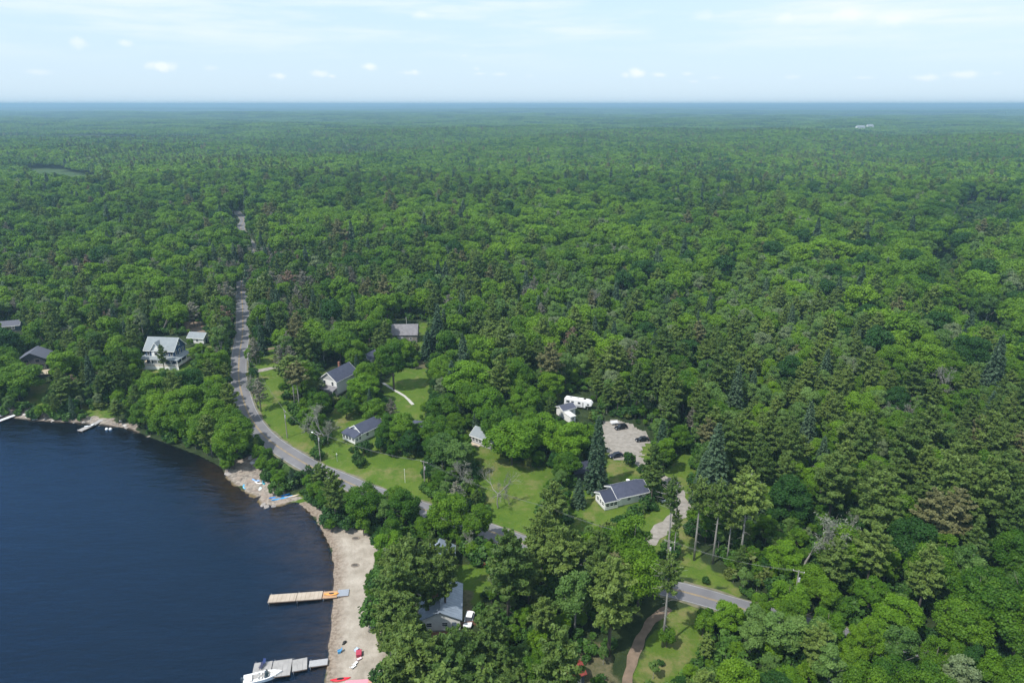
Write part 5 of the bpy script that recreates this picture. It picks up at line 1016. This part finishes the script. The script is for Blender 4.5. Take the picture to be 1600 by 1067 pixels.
# variable-density thinning + choice of kind and size
cell = {}; trees = []
for (kx, ky, kr) in KEY: cell.setdefault((int(kx//8), int(ky//8)), []).append((kx, ky, max(2.2, kr*.62)))
CB = [(p.min(0), p.max(0), p) for p in CLEAR]
def shows(px, py):
    for lo, hi, p in CB:
        if lo[0] <= px <= hi[0] and lo[1] <= py <= hi[1] and inside([(px, py)], p)[0]: return True
    return False
rr = np.random.default_rng(5)
for i in order:
    xi, yi, zi = x[i], y[i], z[i]; px, py, dep = S[i]; d = math.hypot(xi, yi)
    q = np.array([px + rr.normal()*26, (py + rr.normal()*14)*1.6]); st = STANDS[int(np.argmin(((SX-q)**2).sum(1)))]
    spc = st[3]; w = np.array(st[2], float); w[5] *= .3 if px > 560 else 1.1; kind = KN[int(rr.choice(7, p=w/w.sum()))]
    h = st[4]*rr.uniform(.64, 1.26); 
    if kind in ('pine','spruce'): h *= 1.25
    if kind in ('aspen',): h *= .95
    if kind in ('dying','bare'): h *= .95
    if open_[i]: kind, h = ('shrub', rr.uniform(1.6, 5)) if rr.random() < .94 else ('maple', 12.)
    rad = {'shrub':.62,'maple':.40,'bright':.36,'aspen':.24,'pine':.26,'spruce':.2,'dying':.24,'bare':.2}[kind]*h
    minr = rad*.92 + .9 if d < 420 else rad*.86 + .7
    cx, cy = int(xi//8), int(yi//8); ok = True
    for a in (-1,0,1):
        for b in (-1,0,1):
            for (ox, oy, orr) in cell.get((cx+a, cy+b), ()):
                if (ox-xi)**2 + (oy-yi)**2 < ((orr+minr)*.5*1.02)**2*1.0 + 0: ok = False; break
            if not ok: break
        if not ok: break
    if not ok: continue
    if -60 < px < 1700 and py > 240:
        placed = False
        for f in (1, .7, .45, .26):
            hh = h*f; kk = kind if f > .4 else 'shrub'; r_ = rad*f
            pts = proj([(xi,yi,zi+hh),(xi-.75*r_,yi,zi+hh*.72),(xi+.75*r_,yi,zi+hh*.72),(xi,yi,zi+hh*.5),(xi-.85*r_,yi,zi+hh*.4),(xi+.85*r_,yi,zi+hh*.4),(xi,yi-r_*.5,zi+.2)])
            if not any(shows(a[0], a[1]) for a in pts): placed = True; break
        if not placed or hh < 1.6: continue
        h, rad, kind = hh, r_, kk
    cell.setdefault((cx, cy), []).append((xi, yi, minr*(h/(h+1e-6))))
    trees.append((kind, xi, yi, zi, h, dep, px, py))
print('forest trees', len(trees), 'keys', len(KEY))
# landmarks used in the descriptions
LM = [(120,470,'in the wood above the dark lake cottage'),(40,420,'in the upper left wood at the frame edge'),(60,560,'around the dark cottage on the left shore'),(130,610,'along the far shore between the docks'),(200,520,'behind the blue lake house'),
 (300,600,'on the slope between the blue lake house and the road bend'),(330,480,'left of the straight far road'),(300,400,'left of the far road, well above the blue house'),(420,480,'just right of the straight far road'),(480,520,'between the far road and the white gabled house'),
 (500,440,'in the grey stand above the gabled house'),(600,450,'in the wood directly behind the barn'),(700,490,'behind the dark spruce right of the barn'),(790,500,'in the wood above the maple cluster'),(830,560,'left of the camper and above the maples'),(870,450,'in the middle forest near the bare grey tree'),
 (950,520,'in the light young wood above the camper'),(1000,600,'right behind the camper and the gravel yard'),(1050,650,'above the lone maple by the gravel yard'),(1120,600,'in the wood up from the massive dark spruce'),(1150,700,'beside the massive dark spruce'),(1100,500,'in the pale young wood right of centre'),
 (1250,500,'in the wood halfway up the right side'),(1250,620,'in the wood to the right above the massive spruce'),(1400,560,'in the right-hand wood below the dark gap'),(1540,500,'in the round-crowned wood at the right edge'),(1400,660,'in the mixed wood right of centre'),(1550,640,'in the low wood at the right edge'),
 (1240,760,'above the silver-grey dead tree'),(1350,780,'right of the silver-grey dead tree'),(1500,760,'in the tall pine stand at the right edge'),(1420,870,'in the pines above the lower right woods'),(1200,870,'behind the bottom road and its slim pines'),(1300,930,'between the bottom road and the lower right corner'),
 (1500,960,'in the lower right corner woods'),(1250,1040,'at the bottom edge right of the dirt track'),(1100,1030,'at the bottom edge beside the grassy clearing'),(1420,1050,'at the bottom edge of the lower right woods'),(1000,830,'below the white bungalow by the gravel lane'),(900,830,'between the bungalow and the bottom pines'),
 (820,880,'in the dense bottom pines right of the steel roofs'),(920,930,'in the dense bottom pines by the road'),(780,980,'in the bottom pines below the white car'),(900,1010,'around the red-roofed shed'),(680,1030,'at the bottom edge beside the beach'),(640,940,'between the beach and the steel-roofed cottages'),
 (600,790,'between the top of the beach and the road'),(700,790,'along the road below the middle lawn'),(760,840,'beside the short glimpse of road'),(720,640,'within the maple cluster right of the lawn'),(640,690,'around the navy roof on the lawn'),(560,600,'around the white gabled house'),(830,730,'under the maples at the lower lawn'),
 (450,640,'on the grass between the road and the tall pines'),(470,760,'on the rock point by the canoes'),(1020,740,'at the right end of the bungalow'),(940,640,'beside the camper trailer')]
LMA = np.array([[a, b*1.4] for a, b, c in LM])
LOOK = {'maple': ('rounded broadleaf tree','tall broadleaf tree','small broadleaf tree'), 'bright': ('yellow-green broadleaf tree',)*3, 'aspen': ('slim pale-green aspen','tall pale-green aspen','small pale-green aspen'),
 'pine': ('feathery green pine','tall green pine','small green pine'), 'spruce': ('dark pointed spruce',)*3, 'dying': ('greyish withered pine',)*3, 'bare': ('bare pale dead tree',)*3, 'shrub': ('low green shrub','big low green shrub','tiny green shrub')}
PL = {'maple':'broadleaf trees','bright':'yellow-green trees','aspen':'aspens','pine':'pines','spruce':'spruces','dying':'withered pines','bare':'dead trees','shrub':'shrubs'}
CAP = {'maple': 185, 'bright': 55, 'aspen': 285, 'pine': 240, 'spruce': 60, 'dying': 90, 'bare': 50, 'shrub': 140}
trees.sort(key=lambda t: t[5]); cnt = {}; rest = []; made = {}
for (kind, xi, yi, zi, h, dep, px, py) in trees:
    top = proj([(xi, yi, zi+h*.7)])[0]
    if -15 < top[0] < 1615 and 150 < top[1] < 1085 and cnt.get(kind, 0) < CAP[kind] and yi > 20:
        cnt[kind] = cnt.get(kind, 0)+1; j = int(np.argmin(((LMA-np.array([top[0], top[1]*1.4]))**2).sum(1))); hz = {'maple':14,'bright':11,'aspen':12,'pine':17,'spruce':16,'dying':13,'bare':12,'shrub':2.8}[kind]
        look = LOOK[kind][1 if h > hz*1.1 else 2 if h < hz*.75 else 0]
        dx, dy = top[0]-LM[j][0], (top[1]-LM[j][1])*1.4; side = ('left side' if dx < 0 else 'right side') if abs(dx) > abs(dy) else ('farther side' if dy < 0 else 'nearer side')
        if math.hypot(dx, dy) < 18: side = 'centre'
        lab = look+' '+LM[j][2]+', '+side; lab = lab if len(lab.replace('-', ' ').split()) < 16 else look+' '+LM[j][2]; made.setdefault(lab, []).append(None)
        made[lab][-1] = plant(kind, xi, yi, h, lab, PL[kind]+' '+LM[j][2], wide=rr.uniform(.92,1.12) if kind in ('maple','pine') else 1., z=zi)
    else: rest.append((kind, xi, yi, zi, h))
for lab, es in made.items():
    if len(es) == 2 or len(es) == 3:
        es.sort(key=lambda e_: -e_.children[0].scale[2]); ws = lab.replace('-', ' ').split()
        if len(ws) < 14: 
            for e_, w_ in zip(es, ('tallest', 'middle one', 'shortest') if len(es) == 3 else ('taller one', 'shorter one')): e_['label'] = lab+', '+w_
print('individual', cnt, 'mass', len(rest))

# ---------------------------------------------------------------- the far woods: one object each of kind stuff
def scatter_object(name, label, protos, pts, idx, scl, rot):
    """one object: mesh of points, each carrying a tree mesh through geometry nodes"""
    cc = bpy.data.collections.new(name+'_kinds')
    for i, me in enumerate(protos): o = bpy.data.objects.new('%s_kind_%03d' % (name, i), me); cc.objects.link(o)
    me = bpy.data.meshes.new(name); me.vertices.add(len(pts)); me.vertices.foreach_set('co', np.asarray(pts, np.float32).ravel())
    for nm, ty, arr in (('kind_index','INT',np.asarray(idx, np.int32)), ('size','FLOAT',np.asarray(scl, np.float32)), ('turn','FLOAT',np.asarray(rot, np.float32))): a = me.attributes.new(nm, ty, 'POINT'); a.data.foreach_set('value', arr)
    o = bpy.data.objects.new(name, me); COL.objects.link(o); tag(o, label, None, None, 'stuff')
    ng = bpy.data.node_groups.new(name, 'GeometryNodeTree'); ng.interface.new_socket('Geometry', in_out='INPUT', socket_type='NodeSocketGeometry'); ng.interface.new_socket('Geometry', in_out='OUTPUT', socket_type='NodeSocketGeometry')
    N = ng.nodes.new; L = ng.links; gi = N('NodeGroupInput'); go = N('NodeGroupOutput'); ci = N('GeometryNodeCollectionInfo'); ci.inputs['Collection'].default_value = cc; ci.inputs['Separate Children'].default_value = True; ci.inputs['Reset Children'].default_value = True
    ip = N('GeometryNodeInstanceOnPoints'); ip.inputs['Pick Instance'].default_value = True
    def att(nm, ty): a = N('GeometryNodeInputNamedAttribute'); a.data_type = ty; a.inputs['Name'].default_value = nm; return a.outputs['Attribute']
    L.new(gi.outputs[0], ip.inputs['Points']); L.new(ci.outputs[0], ip.inputs['Instance']); L.new(att('kind_index','INT'), ip.inputs['Instance Index']); L.new(att('size','FLOAT'), ip.inputs['Scale'])
    cx = N('ShaderNodeCombineXYZ'); L.new(att('turn','FLOAT'), cx.inputs[2]); L.new(cx.outputs[0], ip.inputs['Rotation']); L.new(ip.outputs[0], go.inputs[0])
    md = o.modifiers.new('scatter', 'NODES'); md.node_group = ng; return o
def join_np(parts):      # parts: list of (V, F(quads), tone, material slot)
    Vs, Fs, Ts, Ms = [], [], [], []; n = 0
    for V, F, t, m in parts: Vs.append(V); Fs.append(F+n); Ts.append(t); Ms.append(np.full(len(F), m)); n += len(V)
    return np.vstack(Vs), np.vstack(Fs), np.concatenate(Ts), np.concatenate(Ms)
def mesh_arrays(me):
    V = np.empty(len(me.vertices)*3, np.float32); me.vertices.foreach_get('co', V); V = V.reshape(-1,3); F = [tuple(p.vertices) for p in me.polygons if len(p.vertices) == 4]; return V, np.array(F, np.int32)
protos = []; pidx = {}
for kind in ('maple','bright','aspen','pine','spruce','dying','bare','shrub'):
    for (cm, wm, h0, r0) in PROTO[(kind, 'mid')]:
        V, F = mesh_arrays(cm); tn = np.empty(len(V), np.float32); cm.attributes['tone'].data.foreach_get('value', tn); W, E = mesh_arrays(wm)
        v, f, t, m = join_np([(V, F, tn, 0), (W, E, np.zeros(len(W)), 1)]); pidx.setdefault(kind, []).append((len(protos), h0)); protos.append(np_mesh('forest_tree', v, f, [cm.materials[0], wm.materials[0]], m, t))
pts, idx, scl = [], [], []
for (kind, xi, yi, zi, h) in rest: i_, h0 = pidx[kind][int(rr.integers(len(pidx[kind])))]; pts.append((xi, yi, zi)); idx.append(i_); scl.append(h/h0)
scatter_object('forest', 'unbroken green mixed forest beyond the houses', protos, pts, idx, scl, rr.uniform(0, 6.28, len(pts)))

def simple_crown(gg, h, r, kind, nq, s):
    if kind == 'pine':
        t = gg.uniform(0,1,nq)**.8; a = gg.uniform(0,6.28,nq); ra = r*(1-t)**.8*gg.uniform(.5,1,nq)+.2; C = np.stack([np.cos(a)*ra, np.sin(a)*ra, h*(.3+.7*t)],1); Nm = np.stack([np.cos(a)*.6, np.sin(a)*.6, np.ones(nq)],1); return quads_from(C, Nm, s, gg, 1.3, .5)
    d = shell(nq, gg, -.2); d = d[:nq]; lump = 1+.16*np.sin(d[:,0]*5+gg.uniform(0,6))*np.sin(d[:,1]*5+gg.uniform(0,6)); C = d*np.array([r,r,h*.42])*(lump*gg.uniform(.85,1.05,len(d)))[:,None]+np.array([0,0,h*.56]); return quads_from(C, d+np.array([0,0,.25]), s, gg, 1., .45)
FK = ['maple','bright','aspen','pine','spruce']
def far_protos(det, nq, s):
    out = []; ix = {}
    for kind in FK:
        for v in range(3):
            gg = np.random.default_rng(200+v+len(out)); h = {'maple':14,'bright':13,'aspen':13,'pine':17,'spruce':15}[kind]; r = {'maple':7.4,'bright':6.8,'aspen':4.4,'pine':4.6,'spruce':3.6}[kind]
            V, F = simple_crown(gg, h, r, 'pine' if kind in ('pine','spruce') else 'round', nq, s); ix.setdefault(kind, []).append(len(out)); out.append(np_mesh('distant_tree', V, F, [LEAF[kind]], tone=np.repeat(gg.normal(size=len(F))*.05, 4)))
    return out, ix
fp, fx = far_protos('far', 460, 1.6)
x, y = grid(10.2, 1000, 2600, R(45)); P2 = np.stack([x, y], 1); k_ = signed(P2, LAKE) > 5; 
for mp_ in MEADOW: k_ &= (signed(P2, mp_) > 2)
k_ &= ~near_pts(P2, roadpts, 8); x, y = x[k_], y[k_]; z = hg(x, y)
cf = .5+.5*np.sin(x/140+1.3*np.sin(y/210))*np.cos(y/170+x/500); pr_ = np.stack([5.5+2*(1-cf), .7+0*cf, 1.2+0*cf, .5+3*cf**2, .2+.8*cf**2], 1); pr_ /= pr_.sum(1)[:,None]; ku = (rr.random(len(x))[:,None] > np.cumsum(pr_,1)).sum(1).clip(0,4)
idx = [fx[FK[k]][int(rr.integers(3))] for k in ku]
scatter_object('distant_forest', 'distant green forest rolling towards the horizon', fp, np.stack([x,y,z],1), idx, rr.uniform(.72,1.22,len(x)), rr.uniform(0,6.28,len(x)))
# beyond: whole plots of wood at a time
def plot_mesh(size, sp_, nq, s, seed):
    gg = np.random.default_rng(seed); n = int(size/sp_)+1; parts = []
    for i in range(n):
        for j in range(n):
            kind = 'pine' if gg.random() < .26 else 'round'; h = gg.uniform(10,17); r = (4.0 if kind == 'pine' else 5.6)*sp_/9*gg.uniform(.85,1.2); V, F = simple_crown(gg, h, r, kind, nq, s)
            V = V + np.array([(i+.5+gg.uniform(-.4,.4)-n/2)*sp_, (j+.5+gg.uniform(-.4,.4)-n/2)*sp_, -1.]); parts.append((V, F, np.full(len(V), gg.normal()*.16), 3 if kind == 'pine' else 0))
    V, F, T, M = join_np(parts); return np_mesh('forest_plot', V, F, [LEAF['maple'], LEAF['bright'], LEAF['aspen'], LEAF['pine']], M, T)
pm = [plot_mesh(100, 11, 90, 2.7, 300+i) for i in range(4)]
x, y = [], []
for Y in np.arange(2500, 7100, 97):
    for X in np.arange(-Y*1.0, Y*1.0, 97):
        if 2540 < math.hypot(X, Y) < 7100: x.append(X); y.append(Y)
x, y = np.array(x), np.array(y); z = hg(x, y)
scatter_object('remote_forest', 'blue-green forest far out towards the horizon', pm, np.stack([x,y,z],1), rr.integers(0,4,len(x)), np.full(len(x), 1.0), rr.integers(0,4,len(x))*math.pi/2)
pm = [plot_mesh(420, 15, 16, 7.5, 400+i) for i in range(3)]
x, y = [], []
for Y in np.arange(4800, 23900, 400):
    for X in np.arange(-Y*1.0, Y*1.0, 400):
        if 7200 < math.hypot(X, Y) < 23900: x.append(X); y.append(Y)
x, y = np.array(x), np.array(y); z = hg(x, y)
scatter_object('horizon_forest', 'bluish wooded ridges along the horizon', pm, np.stack([x,y,z],1), rr.integers(0,3,len(x)), np.full(len(x), 1.0), rr.integers(0,4,len(x))*math.pi/2)

# young growth filling the gaps between the trunks
x, y = grid(3.0, 60, 520, R(47)); P2 = np.stack([x, y], 1); k_ = (signed(P2, LAKE) > .5) & ~near_pts(P2, roadpts, 4.4) & (signed(P2, YARD) > 1.5)
for (bx_, by_, br_) in BUILT: k_ &= np.hypot(x-bx_, y-by_) > br_*.8
x, y = x[k_], y[k_]; z = hg(x, y); hs = rr.uniform(1.6, 5.2, len(x)); k_ = np.ones(len(x), bool)
for dz in (0, 1.):
    S2 = proj(np.stack([x, y, z+hs*dz], 1))[:, :2]
    for lo, hi, p in CB[:-1]: k_ &= ~inside(S2, p)
x, y, z, hs = x[k_], y[k_], z[k_], hs[k_]
us = [protos[i] for i, h0 in pidx['shrub']+pidx['maple'][:2]+pidx['aspen'][:1]]; uh = [h0 for i, h0 in pidx['shrub']+pidx['maple'][:2]+pidx['aspen'][:1]]
ui = rr.choice(len(us), len(x), p=[.55]+[.45/(len(us)-1)]*(len(us)-1)); scatter_object('undergrowth', 'young trees and bushes filling the gaps under the woods', us, np.stack([x,y,z],1), ui, hs/np.array(uh)[ui]*np.where(ui == 0, .8, 1.25), rr.uniform(0,6.28,len(x)))

# ---------------------------------------------------------------- air
HAZE = 1.6e-4
q = MB(); q.box(-24600, 24600, -1000, 24600, -8.5, 126); o = q.build('haze', []); o.data.materials.clear()
m = bpy.data.materials.new('haze'); m.use_nodes = True; nt = m.node_tree; nt.nodes.clear(); out = nt.nodes.new('ShaderNodeOutputMaterial'); pv = nt.nodes.new('ShaderNodeVolumePrincipled')
pv.inputs['Color'].default_value = (.37,.61,.79,1); pv.inputs['Density'].default_value = HAZE; pv.inputs['Anisotropy'].default_value = .1; nt.links.new(pv.outputs[0], out.inputs['Volume']); o.data.materials.append(m); tag(o, 'thin blue air over the lake and forest', None, None, 'stuff')
